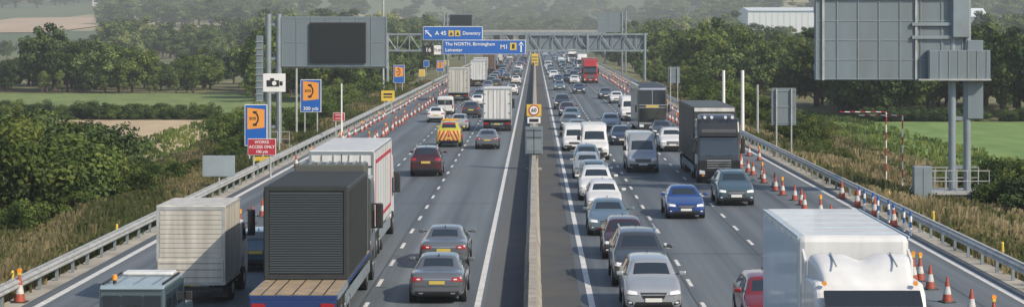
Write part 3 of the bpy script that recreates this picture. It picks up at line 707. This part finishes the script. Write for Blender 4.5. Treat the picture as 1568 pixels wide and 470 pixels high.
# ------------------------------------------------ gantries
def cabinet(X,D,w,h,name='roadside_cabinet'):
    t=MB();t.box(-w/2,w/2,0,.6,-.9,h,GREY,.03);t.box(-.01,.01,-.01,0,-.6,h-.1,BLACK);t.obj(name,(X,D,0))
MS=simple('matrix_screen',(.016,.02,.025),.25)
def cantilever(X,D,x0,x1,z0,z1,front,leg=.3,zp=0,ztop=None,scr=None):
    t=MB();xa,xb=x0,x1
    ztop=ztop or z1+.3
    for dx in(-.35,.45): t.cyl((X+dx,0,zp-1.5),(X+dx,0,ztop),leg,leg,18,GREY)
    for z in np.arange(zp+1.5,ztop,2.6): t.box(X-.35,X+.45,-.06,.06,z,z+.2,GREY)
    for z in(z0+.5,z1-.7): t.box(min(xa,X),max(xb,X),.35,.6,z,z+.35,GREY,.02)
    t.box(xa,xb,-.15,.3,z0,z1,GREYD,.03)
    n=int((xb-xa)/1.1)
    for i in range(n+1):
        x=xa+.02+(xb-xa-.08)*i/n;t.box(x,x+.05,-.19,-.15,z0+.03,z1-.03,GREY)
    for z in np.linspace(z0+.04,z1-.1,5 if not front else 3): t.box(xa+.03,xb-.03,-.175,-.15,z,z+.05,GREY)
    if front:
        a,bb,c,d=scr
        t.box(a,bb,-.34,-.2,c,d,BLACK,.04);t.box(a+.12,bb-.12,-.355,-.34,c+.12,d-.12,MS)
        for x in np.arange(a+.2,bb-.2,.2): t.box(x,x+.008,-.362,-.355,c+.14,d-.14,BLACK)
    return t
D=150;P2=lambda x,y:(XX(x,D),ZZ(y,D))
x0,z1=P2(431,26);x1,z0=P2(592,103)
s0=P2(475,97);s1=P2(561,35)
t=cantilever(XX(418,D)+.0,D,x0,x1,z0,z1,True,.22,ztop=ZZ(22,D),scr=(s0[0],s1[0],s0[1],s1[1]))
xa=XX(398,D)
t.box(xa-.25,xa+.25,-.3,.3,ZZ(155,D),ZZ(55,D),GREYD,.03)
for z in np.arange(ZZ(205,D),ZZ(60,D),.5): t.box(xa-.3,xa+.3,-.36,-.3,z,z+.05,GALV)
t.box(XX(392,D),x1,.3,1.1,z0-.1,z0-.0,GALV)
for x in np.arange(XX(392,D),x1,1.2): t.cyl((x,1.1,z0),(x,1.1,z0+1.1),.025,.025,6,GALV)
t.box(XX(412,D),x1,1.08,1.12,z0+1.1,z0+1.15,GALV)
t.obj('motorway_gantry',(0,D,0))
t=MB()
t.box(-1.4,1.4,0,2,-1.5,.2,GREY,.05)
for x in(-1.4,-.5,.5,1.4): t.cyl((x,0,.2),(x,0,1.3),.03,.03,6,GALV)
for z in(.75,1.3): t.cyl((-1.4,0,z),(1.4,0,z),.03,.03,6,GALV)
t.obj('maintenance_platform',(XX(440,D)-1,D-2,0))
D=105
x0=XX(1248,D);x1=XX(1474,D);z0=ZZ(123,D);z1=ZZ(2,D)
xl=XX(1468,D)
t=cantilever(xl,D,x0,x1,z0,z1+.05,False,.2,ztop=z1+2)
t.box(XX(1418,D),XX(1512,D),-.7,-.2,z0+.05,ZZ(77,D),GREYD,.03)
for x in np.arange(XX(1420,D),XX(1511,D),.5): t.box(x,x+.04,-.73,-.7,z0+.08,ZZ(77,D)-.02,GREY)
t.box(XX(1402,D),XX(1512,D),-.9,.3,z0+.0,z0+.08,GALV)
t.box(XX(1480,D),XX(1504,D),-.25,.3,ZZ(182,D),ZZ(62,D),GREYD,.03)
for zz in(ZZ(40,D),ZZ(60,D)): t.box(XX(1395,D),XX(1470,D),-.32,-.2,zz,zz+.18,GREY)
for xx in(1258,1400): t.box(XX(xx,D),XX(xx,D)+.12,-.26,-.18,z0,z1+1.2,GALV)
t.box(x0,x1,-.3,.4,z1+.1,z1+.22,GALV)
for xx in np.linspace(x0,x1,9): t.cyl((xx,-.25,z1+.2),(xx,-.25,z1+1.3),.03,.03,6,GALV)
t.box(xl-.42,xl+.5,-.5,-.22,ZZ(58,D),z1+2,GREY,.05)
t.obj('motorway_gantry',(0,D,0))
t=MB()
t.box(XX(1410,D),XX(1508,D),-.9,1.4,-1.4,ZZ(296,D),simple('base_dark',(.12,.13,.13),.8),.04)
t.box(XX(1406,D),XX(1510,D),-1.0,1.5,ZZ(296,D),ZZ(291,D),GALV,.01)
zb=ZZ(291,D)
for y in(-1.,1.5):
    for x in np.linspace(XX(1408,D),XX(1508,D),7): t.cyl((x,y,zb),(x,y,zb+1.1),.025,.025,6,GALV)
    for z in(.55,1.1): t.cyl((XX(1408,D),y,zb+z),(XX(1508,D),y,zb+z),.028,.028,6,GALV)
for dy in(-1,-.3): t.cyl((XX(1408,D),dy,zb+1.1),(XX(1388,D),dy,zb-.1),.028,.028,6,GALV)
for i in range(5): t.box(XX(1408,D)-.25*(i+1),XX(1408,D)-.25*i,-1,-.3,zb-.2*(i+1),zb-.2*(i+1)+.04,GALV)
t.obj('gantry_platform',(0,D,0))
cabinet(XX(1408,104),103,.95,ZZ(253,104))
# sign gantry D=320
D=320;gz=lambda y:ZZ(y,D);gx=lambda x:XX(x,D);e=empty('sign_gantry',(0,D,0));t=MB()
x0,x1=gx(590),gx(992);zt,zb=gz(53),gz(79)
for y in(0,1.4):
    for z in(zt,zb+.1): t.box(x0,x1,y-.14,y+.14,z-.15,z+.15,GREY,.02)
    n=22
    for i in range(n):
        a=x0+(x1-x0)*i/n;bb=x0+(x1-x0)*(i+1)/n
        pa,pb=((a,y,zb),(bb,y,zt)) if i%2 else ((a,y,zt),(bb,y,zb))
        t.cyl(pa,pb,.09,.09,6,GREY);t.cyl((a,y,zb),(a,y,zt),.07,.07,6,GREY)
t.box(gx(806),gx(990),.3,.5,gz(76),gz(55),GREYD,.02)
for x in(x0+.3,x1-.5):
    for y in(0,1.4): t.cyl((x,y,-1.8),(x,y,zt+.2),.22,.22,12,GREY)
for x in(gx(806),gx(900)): t.box(x-.2,x+.2,-.2,1.6,zb-.3,zt+.3,GREY,.02)
def bsign(xa,xb,ya,yb,dy):
    t.box(gx(xa),gx(xb),dy-.06,dy,gz(yb),gz(ya),SWHITE,.03);t.box(gx(xa)+.08,gx(xb)-.08,dy-.08,dy-.062,gz(yb)+.08,gz(ya)-.08,BLUE)
bsign(648,739,41,62,-.3);bsign(678,805,61.5,83.5,-.55)
t.box(gx(648),gx(664),-.36,-.3,gz(84),gz(70),BLACK,.02);t.box(gx(664.5),gx(677),-.36,-.3,gz(84),gz(70),SWHITE,.02)
for a in(687,697):
    t.box(gx(a),gx(a+8),-.395,-.382,gz(56),gz(47),SYEL)
    t.add([(gx(a+1.5),-.40,gz(54.5)),(gx(a+6.5),-.40,gz(54.5)),(gx(a+4),-.40,gz(48.5))],[(0,1,2)],BLACK)
t.box(gx(781),gx(791),-.645,-.632,gz(77),gz(66),SYEL);t.box(gx(784),gx(788),-.65,-.646,gz(75),gz(68),BLACK)
def arrow(cx,cz,s,ang,dy):
    M=Matrix.Translation((cx,dy,cz))@Matrix.Rotation(ang,4,'Y')
    t.add([(-.14*s,0,-s),(.14*s,0,-s),(.14*s,0,.35*s),(-.14*s,0,.35*s)],[(0,1,2,3)],SWHITE,M=M)
    t.add([(-.55*s,0,.2*s),(0,0,s),(.55*s,0,.2*s),(0,0,.55*s)],[(0,1,2,3)],SWHITE,M=M)
arrow(gx(656),gz(51.5),.75,math.radians(-45),-.39);arrow(gx(798),gz(72),.85,0,-.64)
t.obj('structure',parent=e)
text('A 45',.95,(gx(675),-.4,gz(51.5)),SWHITE,e);text('Daventry',.78,(gx(722),-.4,gz(51.5)),SWHITE,e)
text('The NORTH, Birmingham',.76,(gx(682),-.65,gz(68)),SWHITE,e,ax='LEFT');text('Leicester',.76,(gx(682),-.65,gz(77)),SWHITE,e,ax='LEFT');text('M1',1.0,(gx(772),-.65,gz(72.5)),SWHITE,e)
text('16',.95,(gx(656),-.38,gz(77)),SWHITE,e);text('½m',.8,(gx(670.5),-.38,gz(77)),BLACK,e)
for D,x0_,x1_,y0_,y1_,fr,lx in((430,688,724,40,22,True,682),(430,915,950,50,20,False,955)):
    xa,xb=XX(x0_,D),XX(x1_,D);za,zb_=ZZ(y0_,D),ZZ(y1_,D)
    t=cantilever(XX(lx,D),D,xa,xb,za,zb_,fr,.2,scr=(xa+.2,xb-.2,za+.2,zb_-.2));t.obj('motorway_gantry',(0,D,0))
D=560;t=MB()
for z in(7.2,8.6): t.box(-20,20,-.2,.2,z,z+.3,GREY)
for x in np.arange(-20,20,1.6): t.cyl((x,0,7.3),(x+.8,0,8.7),.07,.07,5,GREY);t.cyl((x+.8,0,8.7),(x+1.6,0,7.3),.07,.07,5,GREY)
for x in(-20,20): t.cyl((x,0,-1.8),(x,0,9),.25,.25,10,GREY)
for x in(-11,-7.2,-3.6): t.box(x-1,x+1,-.4,-.2,6.6,8.4,BLACK,.03)
t.obj('signal_gantry',(0,D,0))
t=MB();D=900
t.box(-60,60,0,9,7.3,8.7,CONC2,.05);t.box(-60,60,-.2,.15,8.6,9.9,CONC2,.03);t.box(-60,60,8.9,9.2,8.6,9.9,CONC2,.03)
for x in np.arange(-60,60,1.5): t.box(x,x+.06,-.24,-.2,8.8,9.9,GALV)
for x in(-19,0,19):
    for y in(1.5,4.5,7.5): t.cyl((x,y,-.1),(x,y,7.3),.5,.5,12,CONC2)
    t.box(x-.6,x+.6,.5,8.5,6.9,7.3,CONC2,.03)
for s in(-1,1): t.prof([(-1,-2.5),(10,-2.5),(10,7.3),(-1,7.3)],s*34,s*60,CONC2)
t.obj('road_overbridge',(0,D,0))
D=1300;t=MB();xa,xb=XX(1145,D),XX(1262,D);g0=th(xa,D)
WW=simple('warehouse_cladding',(.62,.68,.72),.5)
t.prof([(0,g0-2),(60,g0-2),(60,ZZ(16,D)),(30,ZZ(11,D)),(0,ZZ(16,D))],xa,xb,WW)
t.box(xa-.1,xb+.1,-.3,-.05,ZZ(19,D),ZZ(17,D),simple('eaves_blue',(.12,.2,.3),.5))
for x in np.arange(xa,xb,4): t.box(x,x+.15,-.12,-.02,g0,ZZ(18,D),GREY)
for x in np.arange(xa+5,xb-5,9): t.box(x,x+4,-.3,-.03,g0,g0+5,BLACK)
t.obj('warehouse',(0,D,0))
D=900;xa=XX(1473,D);t=MB();t.box(xa,xa+12,0,20,0,16,GREY,.1);t.prof([(0,16),(20,16),(10,20)],xa,xa+12,WW);t.obj('industrial_building',(0,D,0))
BR=simple('house_brick',(.30,.2,.16),.9);RF=simple('roof_tile',(.22,.2,.2),.9)
for x,y,D in((10,6,2300),(35,8,2300),(55,4,2350),(150,14,2100),(260,9,2300)):
    X=XX(x,D);g0=th(X,D);t=MB()
    t.box(-6,6,0,8,-1,6,random.choice([WHITE,BR]));t.prof([(-.5,6),(8.5,6),(4,10)],-6.4,6.4,RF)
    t.box(3,4.2,2,3,8,11.5,BR)
    for xx in(-4,0,4):
        for zz in(1,3.8): t.box(xx-.6,xx+.6,-.05,0,zz,zz+1.3,BLACK)
    t.obj('house',(X,D,g0))
# ------------------------------------------------ vegetation
def leafmat(name,c0,c1,c2,tr=.25):
    m,nt,o=newmat(name)
    a=N(nt,'ShaderNodeAttribute',attribute_name='lc');oi=N(nt,'ShaderNodeObjectInfo')
    ad=N(nt,'ShaderNodeMath',operation='MULTIPLY_ADD');ad.inputs[1].default_value=.6
    sb=N(nt,'ShaderNodeMath',operation='SUBTRACT');sb.inputs[1].default_value=.3
    nt.links.new(oi.outputs['Random'],ad.inputs[0]);nt.links.new(a.outputs['Fac'],sb.inputs[0]);nt.links.new(sb.outputs[0],ad.inputs[2])
    r=N(nt,'ShaderNodeValToRGB');e=r.color_ramp.elements;e[0].color=(*c0,1);e[0].position=.1;e[1].color=(*c2,1);e[1].position=.95;x=e.new(.5);x.color=(*c1,1)
    nt.links.new(ad.outputs[0],r.inputs[0])
    d=N(nt,'ShaderNodeBsdfDiffuse');nt.links.new(r.outputs[0],d.inputs[0])
    if tr>0:
        t=N(nt,'ShaderNodeBsdfTranslucent');mx=N(nt,'ShaderNodeMixShader');mx.inputs[0].default_value=tr
        nt.links.new(r.outputs[0],t.inputs[0]);nt.links.new(d.outputs[0],mx.inputs[1]);nt.links.new(t.outputs[0],mx.inputs[2]);nt.links.new(mx.outputs[0],o.inputs[0])
    else: nt.links.new(d.outputs[0],o.inputs[0])
    return m
LN=leafmat('foliage_near',(.030,.052,.018),(.070,.105,.030),(.15,.175,.05),.25)
LM=leafmat('foliage_mid',(.045,.078,.028),(.092,.138,.040),(.18,.225,.062),.2)
LDK=leafmat('foliage_dark',(.026,.048,.024),(.050,.080,.032),(.092,.13,.048),0)
LF=leafmat('foliage_far',(.045,.075,.032),(.085,.13,.046),(.16,.205,.07),0)
LY=leafmat('foliage_light',(.09,.13,.05),(.17,.21,.075),(.28,.31,.11),0)
LW=leafmat('dry_weeds',(.10,.12,.045),(.26,.22,.11),(.46,.37,.22),.4)
def leaves(C,Nn,S,L2=.55):
    n=len(C);Nn=Nn/np.linalg.norm(Nn,axis=1,keepdims=True)
    r=rng.normal(size=(n,3));u=np.cross(Nn,r);u/=np.linalg.norm(u,axis=1,keepdims=True);v=np.cross(Nn,u)
    S=S[:,None]
    P=np.stack([C-u*S,C-v*S*L2,C+u*S,C+v*S*L2],1)
    return P.reshape(-1,3)
def foliage(name,h,r,base,ncl,nl,leaf,crat=(.2,.42),trunk=True,cone=0.,seed=0,lobes=4):
    rr=random.Random(seed)
    Cs=[];Ns=[];Ss=[];col_=[];cl=[]
    LB=[(0,0,base+(h-base)*.5,r*.72,(h-base)*.5)]
    for i in range(lobes):
        a=6.28*i/max(1,lobes)+rr.uniform(-.5,.5);lr=r*rr.uniform(.38,.6);q=r-lr
        hz=rr.uniform(.28,.78);LB.append((math.cos(a)*q,math.sin(a)*q,base+(h-base)*hz*.9,lr,min(lr*1.2,(h-base)*(1-hz)*.9+lr*.2)))
    for i in range(ncl):
        lx,ly,lz,lr,lh=LB[i%len(LB)]
        d=rng.normal(size=3);d/=np.linalg.norm(d);q=rng.random()**.4*.88
        p=np.array([lx+d[0]*lr*q,ly+d[1]*lr*q,lz+d[2]*lh*q])
        f=(p[2]-base)/(h-base)
        if cone: p[0]*=1-cone*f;p[1]*=1-cone*f
        rc=r*rng.uniform(*crat);cl.append(p)
        k=nl//ncl
        dd=rng.normal(size=(k,3));dd/=np.linalg.norm(dd,axis=1,keepdims=True)
        pos=p+dd*rc*rng.uniform(.5,1.2,size=(k,1))*np.array([1,1,.75])
        Cs.append(pos);Ns.append(dd*.9+rng.normal(size=(k,3))*.45+np.array([0,0,.25]));Ss.append(leaf*rng.uniform(.6,1.3,size=k))
        col_.append(np.clip(rng.uniform(.1,.9)+rng.normal(size=k)*.14,0,1))
    C=np.concatenate(Cs);C[:,2]=np.maximum(C[:,2],.05)
    V=leaves(C,np.concatenate(Ns),np.concatenate(Ss));lc=np.repeat(np.concatenate(col_),4)
    n=len(V)//4;faces=[[4*i,4*i+1,4*i+2,4*i+3] for i in range(n)]
    t=MB();t.mi(LN);t.mi(BARK)
    if trunk:
        tr=h*.022;rz=(h-base)/2
        t.cyl((0,0,-.5),(0,0,base+rz*.6),tr*1.3,tr*.6,8,BARK)
        for p in cl[::2]:
            z=min(base*.8+rr.random()*rz*.6,p[2]);t.cyl((0,0,z),tuple(p),tr*.35,tr*.1,5,BARK)
    nv=len(t.v)
    allv=t.v+[tuple(v) for v in V];allf=t.f+[[a+nv for a in f] for f in faces]
    me=bpy.data.meshes.new(name);me.from_pydata(allv,[],allf);me.materials.append(LN);me.materials.append(BARK)
    me.polygons.foreach_set('material_index',[1]*len(t.f)+[0]*n)
    at=me.attributes.new('lc','FLOAT','POINT');at.data.foreach_set('value',np.concatenate([np.full(nv,.5),lc]).astype(np.float32))
    me.update();return me
TR=[foliage('round_tree',10,4.2,1.0,56,8000,.25,(.14,.3),seed=1,lobes=5),foliage('round_tree',10,3.4,.8,46,7000,.24,(.16,.34),seed=2,lobes=4),foliage('round_tree',10,5.0,1.2,64,8500,.26,(.12,.27),seed=3,lobes=6),
    foliage('round_tree',10,4.0,.7,60,8000,.23,(.14,.28),seed=4,lobes=3),foliage('round_tree',10,3.0,.6,50,7000,.23,(.18,.34),seed=14,lobes=3)]
TN=[foliage('narrow_tree',10,2.1,.6,44,6500,.2,(.24,.42),cone=.5,seed=5,lobes=2),foliage('narrow_tree',10,1.7,.4,40,6000,.18,(.26,.45),cone=.6,seed=6,lobes=2)]
SH=[foliage('shrub',3,1.9,.0,40,5500,.085,(.14,.32),False,seed=7),foliage('shrub',3,2.4,.0,46,6500,.09,(.13,.28),False,seed=8,lobes=6),foliage('shrub',3,1.6,.0,30,5000,.08,(.18,.36),False,seed=9,lobes=3)]
def put(meshes,h0,X,D,h,wf,mat,name,parent=None):
    me=random.choice(meshes);s=h/h0;w=s*wf
    o=inst(me,name,(X,D,th(X,D)-.1),U(0,6.28),parent,(w*U(.85,1.15),w*U(.85,1.15),s))
    if isinstance(mat,(list,tuple)): mat=random.choice(mat)
    if mat is not LN: o.material_slots[0].link='OBJECT';o.material_slots[0].material=mat
    return o
def fill(xr,Dr,prof,n,meshes,h0,mat,name,hmin,hmax,xmin,wf=1,parent=None,lo=.78,xmax=1e9):
    px=[p[0] for p in prof];py=[p[1] for p in prof];c=0;tries=0
    while c<n and tries<n*12:
        tries+=1
        D=U(*Dr);xi=U(*xr);X=XX(xi,D)
        if abs(X)<xmin or abs(X)>xmax: continue
        h=(ZZ(np.interp(xi,px,py),D)-th(X,D))*U(lo,1.04)
        if h<hmin: continue
        h=min(h,hmax*U(.8,1.1))
        put(meshes,h0,X,D,h,wf*max(1,min(2.2,(h0*.35/h)**.5)),mat,name,parent);c+=1
PL=[(-80,140),(0,150),(60,152),(130,166),(160,190),(185,228),(260,230),(335,224),(360,195),(390,190),(440,195),(480,190),(520,200)]
fill((-60,160),(100,152),PL,46,SH,3,(LN,LN,LDK,LM),'shrub',1.2,5.5,25.5,1.15,lo=.6)
fill((-60,140),(130,152),PL,28,SH,3,(LDK,LDK,LN),'shrub',2.5,5.5,28,1.1,lo=.85)
fill((-60,200),(92,130),[(-60,215),(60,225),(200,262)],16,SH,3,(LN,LM),'shrub',.7,2.2,22.5,1.1,lo=.5)
fill((160,345),(100,150),[(a,b+8) for a,b in PL],36,SH,3,(LM,LN,LN),'shrub',.7,3.0,22.5,1.1,lo=.5)
fill((345,480),(100,178),[(a,b+6) for a,b in PL],34,SH,3,(LM,LN,LM),'shrub',.9,3.2,21.5,1.15,lo=.5)
fill((340,560),(170,260),[(340,170),(400,150),(450,160),(500,150),(560,140)],34,SH,3,LM,'shrub',1.,5,21,1.1)
E=empty('hedgerow')
fill((-40,420),(243,252),[(-40,150),(420,155)],60,SH,3,(LDK,LM),'hedge_plant',1.6,3.6,40,1.3,E,.7)
PM=[(-60,80),(0,88),(40,72),(70,36),(100,34),(115,60),(150,56),(170,60),(210,68),(240,80),(280,84),(300,78),(330,66),(370,55),(400,36),(430,24),(460,18),(500,30),(540,50),(580,70),(640,85)]
fill((-60,400),(350,410),PM,80,TR,10,(LDK,LDK,LM,LF),'tree',5,15,60,1.1,lo=.65)
fill((60,330),(346,352),[(60,98),(330,104)],16,TN,10,LM,'tree',4,9,60,1.1,lo=.8)
fill((390,600),(300,430),PM,60,TR,10,(LM,LM,LF,LY),'tree',5,16,26,1.0,lo=.6)
fill((560,700),(400,620),[(560,56),(600,48),(640,58),(700,72)],54,TR,10,(LF,LM),'tree',4,14,27,1.0,lo=.7)
fill((480,640),(250,420),[(480,120),(560,115),(640,110)],40,SH,3,LM,'shrub',1.5,5,23,1.2,lo=.7)
W=empty('distant_woodland')
fill((-60,620),(700,1050),[(-60,62),(0,56),(150,55),(170,18),(220,14),(260,30),(300,34),(350,22),(400,8),(500,5),(560,10),(620,25)],150,TR,10,(LF,LF,LDK,LY),'woodland_tree',7,20,60,1.15,W,.65)
fill((560,810),(620,1250),[(560,10),(620,12),(680,28),(740,40),(790,52),(810,56)],70,TR,10,(LF,LM),'woodland_tree',5,22,27,1.1,W,.6)
fill((1000,1260),(320,460),[(1000,45),(1040,36),(1080,26),(1120,33),(1150,44),(1200,46),(1260,42)],74,TR,10,(LM,LM,LF),'tree',5,18,30,1.05,lo=.6)
fill((1245,1620),(245,300),[(1245,40),(1300,30),(1400,34),(1500,26),(1620,20)],56,TR,10,(LDK,LDK,LN),'tree',6,16,40,1.1,lo=.7)
E2=empty('hedgerow')
fill((1240,1640),(238,246),[(1240,160),(1640,160)],60,SH,3,LDK,'hedge_plant',1.6,4,40,1.4,E2,.7)
fill((950,1150),(240,420),[(950,80),(1000,92),(1060,88),(1150,98)],50,TR,10,(LM,LF),'tree',3,10,20.5,1.0,lo=.6)
fill((1060,1260),(150,250),[(1060,112),(1120,120),(1170,140),(1210,165),(1260,178)],60,SH,3,(LM,LN),'shrub',1.2,5,20.5,1.15,lo=.65)
fill((1150,1300),(118,180),[(1150,178),(1200,190),(1250,205),(1300,225)],38,SH,3,(LN,LM),'shrub',.8,2.6,20.5,1.1,lo=.6)
fill((1270,1500),(98,150),[(1270,240),(1350,246),(1500,250)],44,SH,3,(LN,LM),'shrub',.6,1.8,24,1.2,lo=.6)
fill((1500,1640),(96,125),[(1490,262),(1530,240),(1570,225),(1640,220)],24,SH,3,(LDK,LN),'shrub',1,3.6,24,1.2,lo=.7)
fill((1500,1640),(135,170),[(1490,252),(1640,236)],14,SH,3,LM,'shrub',.5,2.5,24,1.2,lo=.7)
fill((860,1020),(420,1200),[(860,66),(900,58),(940,44),(980,30),(1020,24)],80,TR,10,(LF,LM),'woodland_tree',4,20,24,1.05,W,.6)
fill((950,1640),(560,1150),[(950,25),(1000,12),(1050,12),(1120,16),(1150,36),(1250,38),(1265,20),(1400,16),(1640,10)],130,TR,10,(LF,LF,LDK,LY),'woodland_tree',6,22,60,1.1,W,.65)
E3=empty('hillside_woodland')
c=0
while c<640:
    D=1350*(3000/1350)**random.random();xi=U(-60,1640);X=XX(xi,D)
    if D<1650 and abs(X)<45: continue
    if xi<170 and D<2000: continue
    if xi>1140 and xi<1265 and D<1450: continue
    v=math.sin(X*.011+D*.003)+math.sin(D*.012-X*.004+1.3)
    if v<-.35 and 0<xi<700: continue
    put(TR,10,X,D,U(14,24),1.8,(LF,LF,LDK,LM),'woodland_tree',E3);c+=1
field('stubble_hillside',XX(-90,1500),XX(158,1500),1330,1720,(.36,.27,.18),(.45,.35,.24),.02,z=.6)
def weeds(name,s,n,x0,x1,y0,y1,hm,mat,pw=1.2):
    X=s*(x0+(x1-x0)*rng.random(n)**pw);Y=y0*(y1/y0)**rng.random(n)
    hs=hm*rng.uniform(.35,1.1,n)*(.6+.5*np.sin(X*1.1+Y*.23)*np.sin(Y*.11+1)+.3)
    hs=np.clip(hs,.08,2)
    Z=np.array([th(a,b) for a,b in zip(X,Y)])
    lc=np.clip(.5+.35*np.sin(Y*.17+X*.9)+rng.normal(size=n)*.2,0,1)
    V=[];A=[]
    for j in range(5):
        a=rng.uniform(0,6.28,n);lean=rng.uniform(.05,.5,n)*hs;w=rng.uniform(.02,.06,n)+Y*.00018
        bx=X+rng.normal(size=n)*.12;by=Y+rng.normal(size=n)*.12
        p0=np.stack([bx-np.cos(a)*w,by-np.sin(a)*w,Z-.03],1);p1=np.stack([bx+np.cos(a)*w,by+np.sin(a)*w,Z-.03],1)
        p2=np.stack([bx+np.sin(a)*lean+np.cos(a)*w*.8,by+np.cos(a)*lean,Z+hs],1);p3=np.stack([bx+np.sin(a)*lean-np.cos(a)*w*.8,by+np.cos(a)*lean,Z+hs*.95],1)
        V.append(np.stack([p0,p1,p2,p3],1).reshape(-1,3));A.append(np.repeat(np.clip(lc+rng.normal(size=n)*.1,0,1),4))
    V=np.concatenate(V);A=np.concatenate(A);m_=len(V)//4
    me=bpy.data.meshes.new(name);me.from_pydata(V.tolist(),[],np.arange(m_*4).reshape(-1,4).tolist());me.materials.append(mat)
    at=me.attributes.new('lc','FLOAT','POINT');at.data.foreach_set('value',A.astype(np.float32));me.update();inst(me,name)
for s in(-1,1):
    weeds('verge_weeds',s,17000,17.3,30,52,330,.75,LW,1.)
    weeds('verge_grass',s,10000,18,40,55,260,.5,LM)
# ------------------------------------------------ air: thin real haze
m,nt,o=newmat('haze');v=N(nt,'ShaderNodeVolumeScatter');v.inputs['Color'].default_value=(.88,.96,1,1);v.inputs['Density'].default_value=.00024;v.inputs['Anisotropy'].default_value=0.
nt.links.new(v.outputs[0],o.inputs['Volume'])
t=MB();t.box(-2600,2600,-140,6100,-30,260,m);t.obj('atmosphere_haze')
# ------------------------------------------------ light
el=math.radians(38);az=math.radians(52)
ts=Vector((math.sin(az)*math.cos(el),-math.cos(az)*math.cos(el),math.sin(el)))
L_=bpy.data.lights.new('sun','SUN');L_.energy=4.6;L_.angle=math.radians(.6);L_.color=(1,.88,.70)
so=bpy.data.objects.new('sun',L_);col.objects.link(so);so.rotation_euler=ts.to_track_quat('Z','Y').to_euler()
w=bpy.data.worlds.new('World');scn.world=w;w.use_nodes=True;nt=w.node_tree
sk=nt.nodes.new('ShaderNodeTexSky');sk.sky_type='NISHITA';sk.sun_disc=False;sk.sun_elevation=el;sk.sun_rotation=math.atan2(ts.x,ts.y)
bg=nt.nodes['Background'];bg.inputs[1].default_value=.15;nt.links.new(sk.outputs[0],bg.inputs[0])
scn.view_settings.view_transform='Standard';scn.view_settings.look='None';scn.view_settings.exposure=0
cd=bpy.data.cameras.new('camera');co=bpy.data.objects.new('camera',cd);col.objects.link(co)
cd.sensor_width=36;cd.lens=36*F/1568;cd.clip_end=9000;cd.clip_start=.5
cd.shift_x=-(CX-784)/1568;cd.shift_y=-(235-HY)/1568
co.location=(0,0,H);co.rotation_euler=(math.radians(90),0,0);scn.camera=co
